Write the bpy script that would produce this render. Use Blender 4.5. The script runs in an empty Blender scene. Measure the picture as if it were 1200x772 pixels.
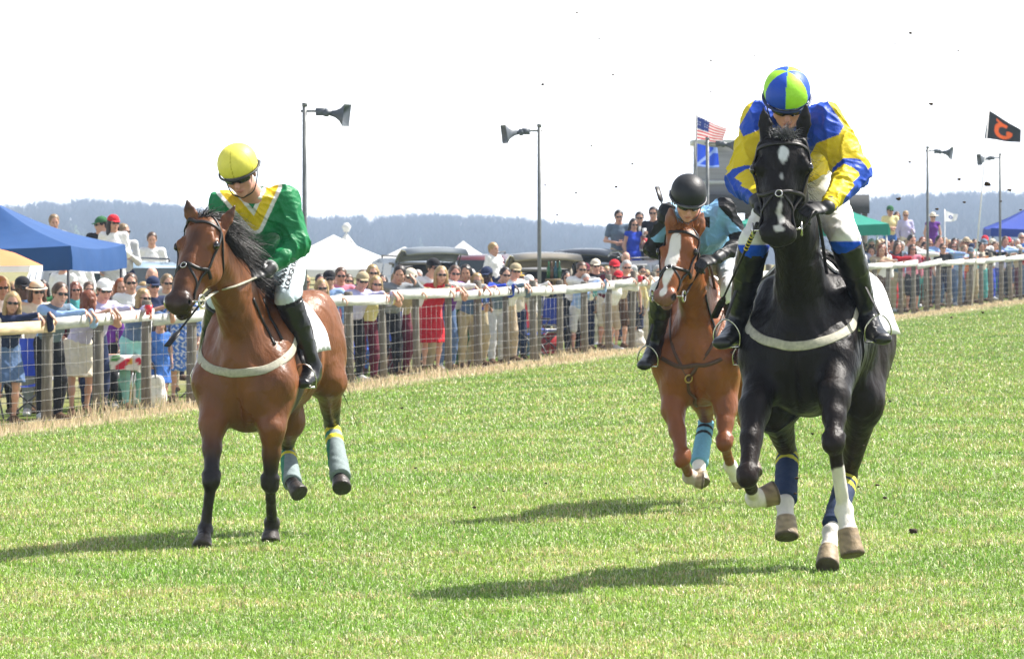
import bpy, math, random
import numpy as np
from mathutils import Vector
from mathutils.bvhtree import BVHTree

# ------------------------------------------------------------ camera, sky, sun, exposure
SC = bpy.context.scene
F, HOR, CZ = 6667.0, 248.0, 2.0
cam_d = bpy.data.cameras.new('camera'); cam = bpy.data.objects.new('camera', cam_d)
SC.collection.objects.link(cam); SC.camera = cam
cam.location = (0, 0, CZ); cam.rotation_euler = (math.radians(90), 0, 0)
cam_d.sensor_width = 36.0; cam_d.lens = F / 1200 * 36
cam_d.shift_y = -(386 - HOR) / 1200
cam_d.clip_start = 0.5; cam_d.clip_end = 20000
cam_d.dof.use_dof = True; cam_d.dof.focus_distance = 33.0; cam_d.dof.aperture_fstop = 18.0

SUN_DIR = Vector((0.56, 0.27, 0.79)).normalized()      # towards the sun
W = bpy.data.worlds.new('World'); SC.world = W; W.use_nodes = True
nt = W.node_tree; bg = nt.nodes['Background']
sky = nt.nodes.new('ShaderNodeTexSky'); sky.sky_type = 'NISHITA'; sky.sun_disc = False
sky.sun_elevation = math.asin(SUN_DIR.z)
sky.sun_rotation = math.atan2(SUN_DIR.x, SUN_DIR.y)
sky.air_density = 1.0; sky.dust_density = 3.0; sky.ozone_density = 1.0; sky.altitude = 100
gm = nt.nodes.new('ShaderNodeNewGeometry'); sx = nt.nodes.new('ShaderNodeSeparateXYZ'); nt.links.new(gm.outputs['Incoming'], sx.inputs[0])
mr = nt.nodes.new('ShaderNodeMapRange'); mr.inputs[1].default_value = -0.10; mr.inputs[2].default_value = 0.0; mr.inputs[3].default_value = 0.12; mr.inputs[4].default_value = 0.93
nt.links.new(sx.outputs[2], mr.inputs[0])                # pale hazy sky, whitest towards the horizon
mx = nt.nodes.new('ShaderNodeMix'); mx.data_type = 'RGBA'; nt.links.new(mr.outputs[0], mx.inputs[0]); nt.links.new(sky.outputs[0], mx.inputs[6]); mx.inputs[7].default_value = (29, 29.4, 30, 1)
nt.links.new(mx.outputs[2], bg.inputs[0]); bg.inputs[1].default_value = 0.055
sd = bpy.data.lights.new('sun', 'SUN'); so = bpy.data.objects.new('sun', sd); SC.collection.objects.link(so)
sd.energy = 4.9; sd.angle = math.radians(0.5); sd.color = (1.0, 0.955, 0.89)
so.rotation_euler = SUN_DIR.to_track_quat('Z', 'Y').to_euler(); so.location = (30, 10, 60)
vs = SC.view_settings; vs.view_transform = 'Standard'; vs.look = 'None'; vs.gamma = 1; vs.use_curve_mapping = False
vs.exposure = 1.06
SC.cycles.volume_max_steps = 64; SC.cycles.volume_step_rate = 4
SC.cycles.max_bounces = 6; SC.cycles.volume_bounces = 0; SC.cycles.transparent_max_bounces = 6
SC.cycles.use_denoising = True

rng = np.random.default_rng(7); random.seed(7)
A3 = lambda *v: np.array(v, dtype=float)
def P(px, py, Y): return A3((px - 600) * Y / F, Y, CZ - (py - HOR) * Y / F)
def nrm(v):
    v = np.asarray(v, float); n = np.linalg.norm(v); return v / n if n > 1e-9 else v
def PX(v):                                                # photo column / row of world points
    return 600 + F * v[:, 0] / v[:, 1], HOR - F * (v[:, 2] - CZ) / v[:, 1]

# ------------------------------------------------------------ objects
def put(o, root=None):
    SC.collection.objects.link(o)
    if root is not None: o.parent = root
    return o
def tag(o, label=None, cat=None, group=None, kind=None):
    if label: o['label'] = label
    if cat: o['category'] = cat
    if group: o['group'] = group
    if kind: o['kind'] = kind
    return o
def root_of(name, loc, label, cat, group=None):
    o = bpy.data.objects.new(name, None); o.empty_display_size = .2; o.location = Vector(loc); put(o)
    return tag(o, label, cat, group)
def origin(o):
    loc = np.zeros(3)
    while o is not None: loc = loc + np.array(o.location); o = o.parent
    return loc
def mk(name, v, f, mat, root=None, col=None, smooth=True, loc=None, mats=None, fmat=None):
    """world-space verts/faces -> ONE mesh object; faces: (n,k) int array, or list of arrays/lists"""
    v = np.asarray(v, dtype=np.float32).reshape(-1, 3)
    base = origin(root) if root is not None else (np.zeros(3) if loc is None else np.asarray(loc, float))
    me = bpy.data.meshes.new(name)
    arrs = [np.asarray(f)] if isinstance(f, np.ndarray) else None
    me.vertices.add(len(v)); me.vertices.foreach_set('co', (v - base.astype(np.float32)).ravel())
    if arrs is not None:
        a = arrs[0].astype(np.int32); n, k = a.shape
        me.loops.add(n * k); me.loops.foreach_set('vertex_index', a.ravel())
        me.polygons.add(n); me.polygons.foreach_set('loop_start', np.arange(0, n * k, k, dtype=np.int32))
    else:
        flat = np.array([i for q in f for i in q], dtype=np.int32); ln = np.array([len(q) for q in f])
        st = np.concatenate([[0], np.cumsum(ln)[:-1]]).astype(np.int32); n = len(f)
        me.loops.add(len(flat)); me.loops.foreach_set('vertex_index', flat)
        me.polygons.add(n); me.polygons.foreach_set('loop_start', st)
    if smooth: me.polygons.foreach_set('use_smooth', np.ones(n, dtype=bool))
    for m in (mats or [mat]): me.materials.append(m)
    if fmat is not None: me.polygons.foreach_set('material_index', np.asarray(fmat, dtype=np.int32))
    me.update(calc_edges=True); me.validate()
    if col is not None:
        at = me.color_attributes.new('Col', 'FLOAT_COLOR', 'POINT')
        c = np.ones((len(v), 4), dtype=np.float32); c[:, :3] = col; at.data.foreach_set('color', c.ravel())
    o = bpy.data.objects.new(name, me)
    if root is None: o.location = Vector(base)
    return put(o, root)

class MB:
    """collects boxes, tubes, sheets; build() links them as one mesh"""
    def __init__(s): s.v = []; s.f = []; s.m = []; s.n = 0; s.c = []
    def add(s, v, f, mi=0, col=None):
        v = np.asarray(v, float).reshape(-1, 3); s.v.append(v)
        for q in f: s.f.append([int(i) + s.n for i in q]); s.m.append(mi)
        s.n += len(v)
        s.c.append(np.tile(np.array(col if col is not None else (1, 1, 1), float), (len(v), 1)) if col is None or np.ndim(col) == 1 else np.asarray(col, float))
        return s
    def box(s, c, h, ax=None, mi=0, col=None):
        ax = np.eye(3) if ax is None else np.asarray(ax, float); c = np.asarray(c, float)
        v = [c + x * h[0] * ax[0] + y * h[1] * ax[1] + z * h[2] * ax[2] for x in (-1, 1) for y in (-1, 1) for z in (-1, 1)]
        return s.add(v, [(0, 1, 3, 2), (4, 6, 7, 5), (0, 4, 5, 1), (2, 3, 7, 6), (0, 2, 6, 4), (1, 5, 7, 3)], mi, col)
    def tube(s, pts, r, n=8, mi=0, col=None, flat=1.0):
        pts = [np.asarray(p, float) for p in pts]; r = [r] * len(pts) if np.isscalar(r) else r
        v = []; ref = A3(0, 0, 1)
        for i, p in enumerate(pts):
            t = nrm(pts[min(i + 1, len(pts) - 1)] - pts[max(i - 1, 0)])
            if abs(t @ ref) > .95: ref = A3(1, 0, 0) if abs(t[0]) < .9 else A3(0, 1, 0)
            u = nrm(np.cross(t, ref)); w = np.cross(u, t)
            for k in range(n):
                a = 2 * math.pi * k / n; v.append(p + r[i] * (math.cos(a) * u + flat * math.sin(a) * w))
        f = [(i * n + k, i * n + (k + 1) % n, (i + 1) * n + (k + 1) % n, (i + 1) * n + k) for i in range(len(pts) - 1) for k in range(n)]
        f += [tuple(range(n))[::-1], tuple(range((len(pts) - 1) * n, len(pts) * n))]
        return s.add(v, f, mi, col)
    def ring(s, c, nrmv, R, r, n=20, mi=0, col=None):
        nv = nrm(nrmv); a = nrm(np.cross(nv, A3(.3, .2, 1))); b = np.cross(nv, a); v = []; f = []
        m = 6
        for i in range(n):
            t = 2 * math.pi * i / n; d = math.cos(t) * a + math.sin(t) * b
            for j in range(m):
                q = 2 * math.pi * j / m; v.append(np.asarray(c) + d * (R + r * math.cos(q)) + nv * r * math.sin(q))
        for i in range(n):
            for j in range(m): f.append((i * m + j, ((i + 1) % n) * m + j, ((i + 1) % n) * m + (j + 1) % m, i * m + (j + 1) % m))
        return s.add(v, f, mi, col)
    def build(s, name, mat, root=None, smooth=False, mats=None, loc=None, usecol=False):
        return mk(name, np.concatenate(s.v), s.f, mat, root, smooth=smooth, mats=mats, fmat=s.m if mats else None, loc=loc,
                  col=np.concatenate(s.c) if usecol else None)

# ------------------------------------------------------------ materials
def mat(name, col=(.5, .5, .5), rough=.6, attr=False, noise=0, nscale=20, bump=0, bscale=60, metal=0, sheen=0, spec=.5, coat=0,
        trans=0, stretch=None, rvar=0, bdet=4):
    m = bpy.data.materials.new(name); m.use_nodes = True; t = m.node_tree; b = t.nodes['Principled BSDF']
    b.inputs['Roughness'].default_value = rough; b.inputs['Metallic'].default_value = metal
    b.inputs['Specular IOR Level'].default_value = spec
    if sheen: b.inputs['Sheen Weight'].default_value = sheen; b.inputs['Sheen Roughness'].default_value = .4
    if coat: b.inputs['Coat Weight'].default_value = coat; b.inputs['Coat Roughness'].default_value = .15
    src = None
    if attr:
        a = t.nodes.new('ShaderNodeAttribute'); a.attribute_name = 'Col'; src = a.outputs['Color']
    else:
        a = t.nodes.new('ShaderNodeRGB'); a.outputs[0].default_value = (*col, 1); src = a.outputs[0]
    tc = t.nodes.new('ShaderNodeTexCoord'); mp = t.nodes.new('ShaderNodeMapping')
    if stretch: mp.inputs['Scale'].default_value = stretch
    t.links.new(tc.outputs['Object'], mp.inputs[0])
    if noise:
        n = t.nodes.new('ShaderNodeTexNoise'); n.inputs['Scale'].default_value = nscale; n.inputs['Detail'].default_value = 5
        t.links.new(mp.outputs[0], n.inputs['Vector'])
        mr = t.nodes.new('ShaderNodeMapRange'); mr.inputs[1].default_value = .3; mr.inputs[2].default_value = .7
        mr.inputs[3].default_value = 1 - noise; mr.inputs[4].default_value = 1 + noise
        t.links.new(n.outputs['Fac'], mr.inputs[0])
        mx = t.nodes.new('ShaderNodeVectorMath'); mx.operation = 'SCALE'
        t.links.new(src, mx.inputs[0]); t.links.new(mr.outputs[0], mx.inputs['Scale']); src = mx.outputs[0]
    t.links.new(src, b.inputs['Base Color'])
    if rvar:
        n3 = t.nodes.new('ShaderNodeTexNoise'); n3.inputs['Scale'].default_value = 5; n3.inputs['Detail'].default_value = 6; t.links.new(mp.outputs[0], n3.inputs['Vector'])
        m3 = t.nodes.new('ShaderNodeMapRange'); m3.inputs[1].default_value = .35; m3.inputs[2].default_value = .65; m3.inputs[3].default_value = rough - rvar; m3.inputs[4].default_value = rough + rvar
        t.links.new(n3.outputs['Fac'], m3.inputs[0]); t.links.new(m3.outputs[0], b.inputs['Roughness'])
    if bump:
        n2 = t.nodes.new('ShaderNodeTexNoise'); n2.inputs['Scale'].default_value = bscale; n2.inputs['Detail'].default_value = bdet; n2.inputs['Roughness'].default_value = .62 if bdet > 4 else .5
        t.links.new(mp.outputs[0], n2.inputs['Vector'])
        bp = t.nodes.new('ShaderNodeBump'); bp.inputs['Strength'].default_value = 1.0; bp.inputs['Distance'].default_value = bump
        t.links.new(n2.outputs['Fac'], bp.inputs['Height']); t.links.new(bp.outputs[0], b.inputs['Normal'])
    if trans:
        tl = t.nodes.new('ShaderNodeBsdfTranslucent'); t.links.new(src, tl.inputs[0])
        ms = t.nodes.new('ShaderNodeMixShader'); ms.inputs[0].default_value = trans
        t.links.new(b.outputs[0], ms.inputs[1]); t.links.new(tl.outputs[0], ms.inputs[2])
        t.links.new(ms.outputs[0], t.nodes['Material Output'].inputs[0])
    return m
M = {}
M['coat'] = mat('horse_coat', attr=True, rough=.37, rvar=.10, noise=.20, nscale=7, bump=.010, bscale=16, spec=.36, stretch=(1, 1, .6), bdet=9)
M['darkcoat'] = mat('dark_horse_coat', attr=True, rough=.40, rvar=.10, noise=.25, nscale=7, bump=.012, bscale=18, spec=.20, stretch=(1, 1, .6), bdet=9)
M['hair'] = mat('hair', attr=True, rough=.45, noise=.2, nscale=60, spec=.4)
M['leather'] = mat('leather', (.010, .007, .006), .45, noise=.3, nscale=40, bump=.0008, bscale=160)
M['strapwhite'] = mat('cream_webbing', (.42, .40, .31), .65, noise=.2, nscale=50, bump=.0008, bscale=200)
M['eye'] = mat('horse_eye', (.006, .003, .002), .06, coat=.6)
M['tanleather'] = mat('tan_leather', (.09, .04, .02), .5, noise=.2, nscale=40)
M['metal'] = mat('steel', (.62, .6, .56), .25, metal=1)
M['brass'] = mat('brass', (.6, .42, .16), .3, metal=1)
M['silk'] = mat('racing_silk', attr=True, rough=.5, bump=.016, bscale=7, bdet=6, spec=.35, trans=.10, noise=.05, nscale=12)
M['cloth'] = mat('cloth', attr=True, rough=.85, bump=.004, bscale=25, noise=.08, nscale=18, sheen=.05, spec=.2)
M['skin'] = mat('skin', attr=True, rough=.5, noise=.06, nscale=30, spec=.35)
M['boot'] = mat('boot_leather', (.007, .007, .008), .32, noise=.1, nscale=20, bump=.001, bscale=30, coat=.2)
M['rubber'] = mat('black_rubber', (.02, .02, .022), .5, noise=.2, nscale=30)
M['lens'] = mat('dark_lens', (.008, .008, .01), .08, coat=.4)
M['bandage'] = mat('leg_bandage', attr=True, rough=.8, noise=.1, nscale=60, bump=.002, bscale=120)
M['helmet'] = mat('helmet_silk', attr=True, rough=.5, bump=.0015, bscale=90, spec=.4, noise=.04, nscale=30)

# ------------------------------------------------------------ signed-distance modelling
class SDF:
    def __init__(s): s.ops = []; s.disp = None
    def seg(s, a, b, ra, rb=None, k=.03, side=None, sub=False, e=None):
        """tapered elliptical limb; ra/rb scalar or (side radius, depth radius)"""
        a = np.asarray(a, float); b = np.asarray(b, float); rb = ra if rb is None else rb
        ra = (ra, ra) if np.isscalar(ra) else ra; rb = (rb, rb) if np.isscalar(rb) else rb
        d = b - a; L = np.linalg.norm(d); u = d / L if L > 1e-6 else A3(0, 0, 1)
        if side is None: side = A3(1, 0, 0) if abs(u[0]) < .8 else A3(0, 1, 0)
        sd_ = np.asarray(side, float); sd_ = nrm(sd_ - (sd_ @ u) * u); n = np.cross(u, sd_)
        s.ops.append((a, u, sd_, n, L, ra, rb, k, sub, e)); return s
    def ell(s, c, r, axes=None, k=.02, sub=False):
        """ellipsoid, r = radii along axes rows"""
        ax = np.eye(3) if axes is None else np.asarray(axes, float)
        s.ops.append((np.asarray(c, float), nrm(ax[0]), nrm(ax[1]), nrm(ax[2]), 0.0, (r[1], r[2]), (r[1], r[2]), k, sub, r[0])); return s
    def plane(s, p, n):      # keep the side against n
        s.ops.append(('plane', np.asarray(p, float), nrm(n))); return s
    def bounds(s):
        lo = np.full(3, 1e9); hi = -lo
        for o in s.ops:
            if isinstance(o[0], str) or o[8]: continue
            a, u, L = o[0], o[1], o[4]; r = max(*o[5], *o[6], o[9] or 0)
            for p in (a, a + u * L): lo = np.minimum(lo, p - r); hi = np.maximum(hi, p + r)
        return lo, hi
    def grid(s, vox, off=0., pad=.03, lo=None, hi=None):
        l, h = s.bounds(); lo = l if lo is None else lo; hi = h if hi is None else hi
        lo = lo - pad - off; hi = hi + pad + off
        n = np.ceil((hi - lo) / vox).astype(int) + 1
        xs = [(lo[i] + vox * np.arange(n[i])).astype(np.float32) for i in range(3)]
        D = np.full(n, .3, np.float32)
        for o in s.ops:
            if isinstance(o[0], str):
                _, p, nn = o
                d = (xs[0][:, None, None] - p[0]) * nn[0] + (xs[1][None, :, None] - p[1]) * nn[1] + (xs[2][None, None, :] - p[2]) * nn[2]
                D = np.maximum(D, d.astype(np.float32)); continue
            a, u, sv, nv, L, ra, rb, k, sub, e = o
            rm = max(*ra, *rb, e or 0) + off + k + 3.5 * vox
            b = a + u * L; l0 = np.minimum(a, b) - rm; h0 = np.maximum(a, b) + rm
            i0 = np.clip(np.floor((l0 - lo) / vox).astype(int), 0, n); i1 = np.clip(np.ceil((h0 - lo) / vox).astype(int) + 1, 0, n)
            if np.any(i1 <= i0): continue
            X = xs[0][i0[0]:i1[0]][:, None, None] - np.float32(a[0]); Y = xs[1][i0[1]:i1[1]][None, :, None] - np.float32(a[1])
            Z = xs[2][i0[2]:i1[2]][None, None, :] - np.float32(a[2])
            c = lambda w: X * np.float32(w[0]) + Y * np.float32(w[1]) + Z * np.float32(w[2])
            du = c(u); ds = c(sv); dn = c(nv)
            if L > 1e-6: t = np.clip(du / np.float32(L), 0, 1); ee = du - t * np.float32(L)
            else: t = np.float32(0) * du; ee = du
            o_ = 0 if sub else off
            r1 = ra[0] + (rb[0] - ra[0]) * t + o_; r2 = ra[1] + (rb[1] - ra[1]) * t + o_
            re = (e + o_) if e else np.minimum(r1, r2)
            q1 = ds / r1; q2 = dn / r2; q3 = ee / re
            k0 = np.sqrt(q1 * q1 + q2 * q2 + q3 * q3) + 1e-6
            k1 = np.sqrt((q1 / r1) ** 2 + (q2 / r2) ** 2 + (q3 / re) ** 2) + 1e-6
            d = (k0 * (k0 - 1) / k1).astype(np.float32)
            sl = tuple(slice(i0[j], i1[j]) for j in range(3)); cur = D[sl]
            if sub:
                d = -d; h = np.maximum(k - np.abs(cur - d), 0); D[sl] = np.maximum(cur, d) + h * h / (4 * k)
            else:
                h = np.maximum(k - np.abs(cur - d), 0); D[sl] = np.minimum(cur, d) - h * h / (4 * k)
        if s.disp is not None:
            m = np.abs(D) < .05; idx = np.nonzero(m)
            pts = np.stack([xs[j][idx[j]] for j in range(3)], 1); D[m] += s.disp(pts).astype(np.float32)
        return D, lo, vox
    def mesh(s, vox=.01, off=0., sm=0, **kw):
        V, Fq = nets(*s.grid(vox, off, **kw))
        for _ in range(sm):
            A = np.zeros_like(V); c = np.zeros(len(V))
            for a, b in ((0, 1), (1, 2), (2, 3), (3, 0)):
                np.add.at(A, Fq[:, a], V[Fq[:, b]]); np.add.at(A, Fq[:, b], V[Fq[:, a]]); np.add.at(c, Fq[:, a], 1); np.add.at(c, Fq[:, b], 1)
            V = .4 * V + .6 * A / np.maximum(c, 1)[:, None]
        return V, Fq

def nets(D, lo, vox):
    D[0] = D[-1] = .3; D[:, 0] = D[:, -1] = .3; D[:, :, 0] = D[:, :, -1] = .3
    ins = D < 0; n = np.array(D.shape)
    cnt = np.zeros(n - 1, np.int8)
    C = [(i, j, k) for i in (0, 1) for j in (0, 1) for k in (0, 1)]
    for i, j, k in C: cnt += ins[i:n[0] - 1 + i, j:n[1] - 1 + j, k:n[2] - 1 + k]
    cells = np.stack(np.nonzero((cnt > 0) & (cnt < 8)), 1)
    if len(cells) == 0: return np.zeros((0, 3)), np.zeros((0, 4), int)
    vals = np.stack([D[cells[:, 0] + i, cells[:, 1] + j, cells[:, 2] + k] for i, j, k in C], 1)
    acc = np.zeros((len(cells), 3)); w = np.zeros(len(cells))
    for a in range(8):
        for b in range(a + 1, 8):
            pa, pb = np.array(C[a]), np.array(C[b])
            if np.abs(pa - pb).sum() != 1: continue
            va, vb = vals[:, a], vals[:, b]; x = (va < 0) != (vb < 0)
            t = np.where(x, va / np.where(x, va - vb, 1), 0)
            acc += x[:, None] * (pa + t[:, None] * (pb - pa)); w += x
    V = lo + (cells + acc / w[:, None]) * vox
    idx = np.full(n - 1, -1, np.int32); idx[tuple(cells.T)] = np.arange(len(cells))
    Fs = []
    for ax in range(3):
        s0 = [slice(0, -1) if i == ax else slice(1, -1) for i in range(3)]; s1 = [slice(1, None) if i == ax else slice(1, -1) for i in range(3)]
        A = ins[tuple(s0)]; B = ins[tuple(s1)]; e = np.stack(np.nonzero(A != B), 1)
        if not len(e): continue
        fl = A[tuple(e.T)]; off_ = [0 if i == ax else 1 for i in range(3)]; e = e + off_
        o1, o2 = [(1, 2), (2, 0), (0, 1)][ax]
        def g(d1, d2):
            q = e.copy(); q[:, o1] -= d1; q[:, o2] -= d2; return idx[tuple(q.T)]
        q = np.stack([g(1, 1), g(0, 1), g(0, 0), g(1, 0)], 1); q[~fl] = q[~fl][:, ::-1]; Fs.append(q)
    return V, np.concatenate(Fs)

def wob(p, s=1., seed=0):   # cheap smooth noise in [-1,1]
    a = p * s + seed * 3.7
    return (np.sin(a[:, 0] * 1.7 + 1.3 * np.sin(a[:, 1] * 1.1 + a[:, 2])) + np.sin(a[:, 1] * 1.9 + 1.7 * np.sin(a[:, 2] * 1.3 + a[:, 0])) + np.sin(a[:, 2] * 2.1 + 1.5 * np.sin(a[:, 0] * .9 - a[:, 1]))) / 3
def folds(amp=.006, s=22, seed=0):
    def g(p):
        q = p + .03 * np.stack([wob(p, 9, seed + 1), wob(p, 9, seed + 4), wob(p, 9, seed + 6)], 1)
        a = 1 - np.abs(wob(q * [1, 1, .6], s * 1.35, seed)) * 2.2; b = 1 - np.abs(wob(q * [.7, 1, 1], s * 2.6, seed + 2)) * 2.2
        return -amp * 1.1 * np.maximum(a, 0) ** 1.5 - amp * .45 * np.maximum(b, 0) ** 1.5 + amp * .8
    return g
def sst(x, a=0., b=1.):
    t = np.clip((x - a) / (b - a), 0, 1); return t * t * (3 - 2 * t)
def mixc(c0, c1, w): w = np.clip(w, 0, 1)[:, None]; return c0 * (1 - w) + np.asarray(c1, float) * w
def spline(pts, n=8):
    pts = [np.asarray(p, float) for p in pts]
    if len(pts) == 2: return [pts[0] + (pts[1] - pts[0]) * t for t in np.linspace(0, 1, n + 1)]
    out = []; q = [2 * pts[0] - pts[1]] + pts + [2 * pts[-1] - pts[-2]]
    for i in range(1, len(q) - 2):
        for t in np.linspace(0, 1, n, endpoint=False):
            a, b, c, d = q[i - 1], q[i], q[i + 1], q[i + 2]
            out.append(.5 * (2 * b + (c - a) * t + (2 * a - 5 * b + 4 * c - d) * t * t + (3 * b - a - 3 * c + d) * t ** 3))
    return out + [pts[-1]]
def bvh_of(v, f): return BVHTree.FromPolygons([Vector(p) for p in v], [tuple(int(i) for i in q) for q in f])
def snap(bvh, pts, lift=.004, n=6):
    out = []
    for p in spline(pts, n):
        q = bvh.find_nearest(Vector(p)); out.append((np.array(q[0]) + np.array(q[1]) * lift, np.array(q[1])))
    return out
def strap(mb, bvh, pts, w=.02, th=.004, lift=.003, n=6, mi=0):
    """a flat strap laid over a surface through the given points"""
    q = snap(bvh, pts, lift, n); v = []
    P_ = [a for a, _ in q]; N_ = [b for _, b in q]
    for _ in range(2):
        P_ = [P_[0]] + [(P_[i - 1] + 2 * P_[i] + P_[i + 1]) / 4 for i in range(1, len(P_) - 1)] + [P_[-1]]
        N_ = [N_[0]] + [nrm(N_[i - 1] + N_[i] + N_[i + 1]) for i in range(1, len(N_) - 1)] + [N_[-1]]
    for i, p in enumerate(P_):
        t = nrm(P_[min(i + 1, len(P_) - 1)] - P_[max(i - 1, 0)]); b = nrm(np.cross(t, N_[i])); nn = nrm(np.cross(b, t))
        for x, y in ((-1, 0), (-.8, 1), (.8, 1), (1, 0), (0, -1.5)): v.append(p + b * w / 2 * x + nn * th * y)
    m = 5; f = [(i * m + k, (i + 1) * m + k, (i + 1) * m + (k + 1) % m, i * m + (k + 1) % m) for i in range(len(P_) - 1) for k in range(m)]
    f += [tuple(range(m)), tuple(range((len(P_) - 1) * m, len(P_) * m))[::-1]]
    mb.add(v, f, mi); return mb
def hit(bvh, px, py):
    o = Vector((0, 0, CZ)); d = Vector(P(px, py, 1.0)) - o; r = bvh.ray_cast(o, d.normalized(), 200)
    return None if r[0] is None else np.array(r[0])

def ss(x): return sst(x)
FA = A3(-5.4, 60); FB = A3(13.33, 148.1); FD = nrm(FB - FA); FN = A3(FD[1], -FD[0])   # the fence line; FN points to the track
def fdist(x, y): return (x - FA[0]) * FN[0] + (y - FA[1]) * FN[1]
def gz(x, y):
    x = np.asarray(x, float); y = np.asarray(y, float); d = fdist(x, y)
    z = np.where(d > 0, -.32 * (1 - ss(d / 8.5)), -.32 + .10 * ss(-d / 14))
    far = ss((y - 230) / 500.); z = z - 24 * far
    a = np.arctan2(x, np.maximum(y, 1)) * F + 600
    ridge = 15 + 4 * np.sin(a / 190. + 1) + 2.5 * np.sin(a / 70.) + 9 * ss((a - 900) / 250.)
    z = z + ss((y - 1300) / 1300.) * ridge * (y > 1000)
    return z + .012 * np.sin(x * 1.3) * np.sin(y * .7) * (y < 300)
def G(px, Y, dz=0): x = (px - 600) * Y / F; return A3(x, Y, float(gz(x, Y)) + dz)
# ------------------------------------------------------------ ground
def ground_mat():
    m = bpy.data.materials.new('turf'); m.use_nodes = True; t = m.node_tree; b = t.nodes['Principled BSDF']; b.inputs['Roughness'].default_value = .95; b.inputs['Specular IOR Level'].default_value = .1
    g = t.nodes.new('ShaderNodeNewGeometry')
    def noise(sc, stretch=None):
        n = t.nodes.new('ShaderNodeTexNoise'); n.inputs['Scale'].default_value = sc; n.inputs['Detail'].default_value = 5
        t.links.new(g.outputs['Position'], n.inputs['Vector']); return n.outputs['Fac']
    r1 = t.nodes.new('ShaderNodeValToRGB'); t.links.new(noise(.55), r1.inputs[0])
    r1.color_ramp.elements[0].position = .35; r1.color_ramp.elements[0].color = (.062, .13, .018, 1); r1.color_ramp.elements[1].position = .68; r1.color_ramp.elements[1].color = (.17, .21, .05, 1)
    r2 = t.nodes.new('ShaderNodeValToRGB'); t.links.new(noise(45), r2.inputs[0]); r2.color_ramp.elements[0].position = .3; r2.color_ramp.elements[0].color = (.45, .45, .4, 1); r2.color_ramp.elements[1].position = .7; r2.color_ramp.elements[1].color = (1.25, 1.2, 1.1, 1)
    mx = t.nodes.new('ShaderNodeMix'); mx.data_type = 'RGBA'; mx.blend_type = 'MULTIPLY'; mx.inputs[0].default_value = 1
    t.links.new(r1.outputs[0], mx.inputs[6]); t.links.new(r2.outputs[0], mx.inputs[7])
    at = t.nodes.new('ShaderNodeAttribute'); at.attribute_name = 'Col'    # worn strip below the fence
    m2 = t.nodes.new('ShaderNodeMix'); m2.data_type = 'RGBA'; t.links.new(at.outputs['Fac'], m2.inputs[0]); t.links.new(mx.outputs[2], m2.inputs[6]); m2.inputs[7].default_value = (.42, .34, .22, 1)
    t.links.new(m2.outputs[2], b.inputs['Base Color'])
    bp = t.nodes.new('ShaderNodeBump'); bp.inputs['Distance'].default_value = .03; t.links.new(noise(30), bp.inputs['Height']); t.links.new(bp.outputs[0], b.inputs['Normal'])
    return m
ys = np.concatenate([np.linspace(-40, 20, 12), np.arange(20.6, 170, .6), np.geomspace(171, 3400, 80)])
nx = 161; us = np.linspace(-1, 1, nx)
gx = np.stack([us * (28 + max(y, 0) * .35) * (.3 + .7 * np.abs(us)) for y in ys]); gy_ = np.repeat(ys[:, None], nx, 1)
V = np.stack([gx, gy_, gz(gx, gy_)], 2).reshape(-1, 3)
i = (np.arange(len(ys) - 1)[:, None] * nx + np.arange(nx - 1)[None]).ravel(); Fq = np.stack([i, i + 1, i + nx + 1, i + nx], 1)
d = fdist(V[:, 0], V[:, 1]); w = np.exp(-(np.abs(d) / .5) ** 3) * (V[:, 1] < 400)
w = np.maximum(w, .45 * sst((-d - 1) / 2) * (V[:, 1] < 500))
o = mk('ground', V, Fq, ground_mat(), col=np.repeat(w[:, None], 3, 1)); tag(o, kind='structure')

def blades(name, x, y, h, w, cols, lean=.5, material=None, label=None, dirs=None, curve=.4):
    n = len(x); z = gz(x, y); a = rng.uniform(0, 6.283, n); ln = rng.uniform(0, lean, n)
    dx, dy = np.cos(a) * ln, np.sin(a) * ln; b = rng.uniform(0, 6.283, n); wx, wy = np.cos(b) * w * .5, np.sin(b) * w * .5
    B = np.stack([x, y, z - .005], 1); V = np.zeros((n, 5, 3))
    V[:, 0] = B - np.stack([wx, wy, 0 * z], 1); V[:, 1] = B + np.stack([wx, wy, 0 * z], 1)
    mid = B + np.stack([dx * h * .35, dy * h * .35, h * .6], 1); V[:, 2] = mid + np.stack([wx, wy, 0 * z], 1) * .8; V[:, 3] = mid - np.stack([wx, wy, 0 * z], 1) * .8
    V[:, 4] = B + np.stack([dx * h, dy * h, h * (1 - ln * curve)], 1)
    k = (np.arange(n) * 5)[:, None]; f1 = k + np.array([[0, 1, 2, 3]]); f2 = k + np.array([[3, 2, 4]])
    me = bpy.data.meshes.new(name); V = V.reshape(-1, 3).astype(np.float32); me.vertices.add(len(V)); me.vertices.foreach_set('co', V.ravel())
    li = np.concatenate([f1.ravel(), f2.ravel()]).astype(np.int32); me.loops.add(len(li)); me.loops.foreach_set('vertex_index', li)
    me.polygons.add(2 * n); me.polygons.foreach_set('loop_start', np.concatenate([np.arange(0, 4 * n, 4), 4 * n + np.arange(0, 3 * n, 3)]).astype(np.int32))
    me.update(calc_edges=True); me.materials.append(material)
    at = me.color_attributes.new('Col', 'BYTE_COLOR', 'POINT'); c = np.ones((n, 5, 4), np.float32); c[:, :, :3] = cols[:, None]; at.data.foreach_set('color', c.ravel())
    o = bpy.data.objects.new(name, me); put(o); tag(o, label, 'grass', kind='stuff'); return o
M['blade'] = mat('grass_blade', attr=True, rough=.42, spec=.42, trans=.30)
M['straw'] = mat('dry_grass_blade', attr=True, rough=.6, spec=.3, trans=.3)
N = 950000
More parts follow.
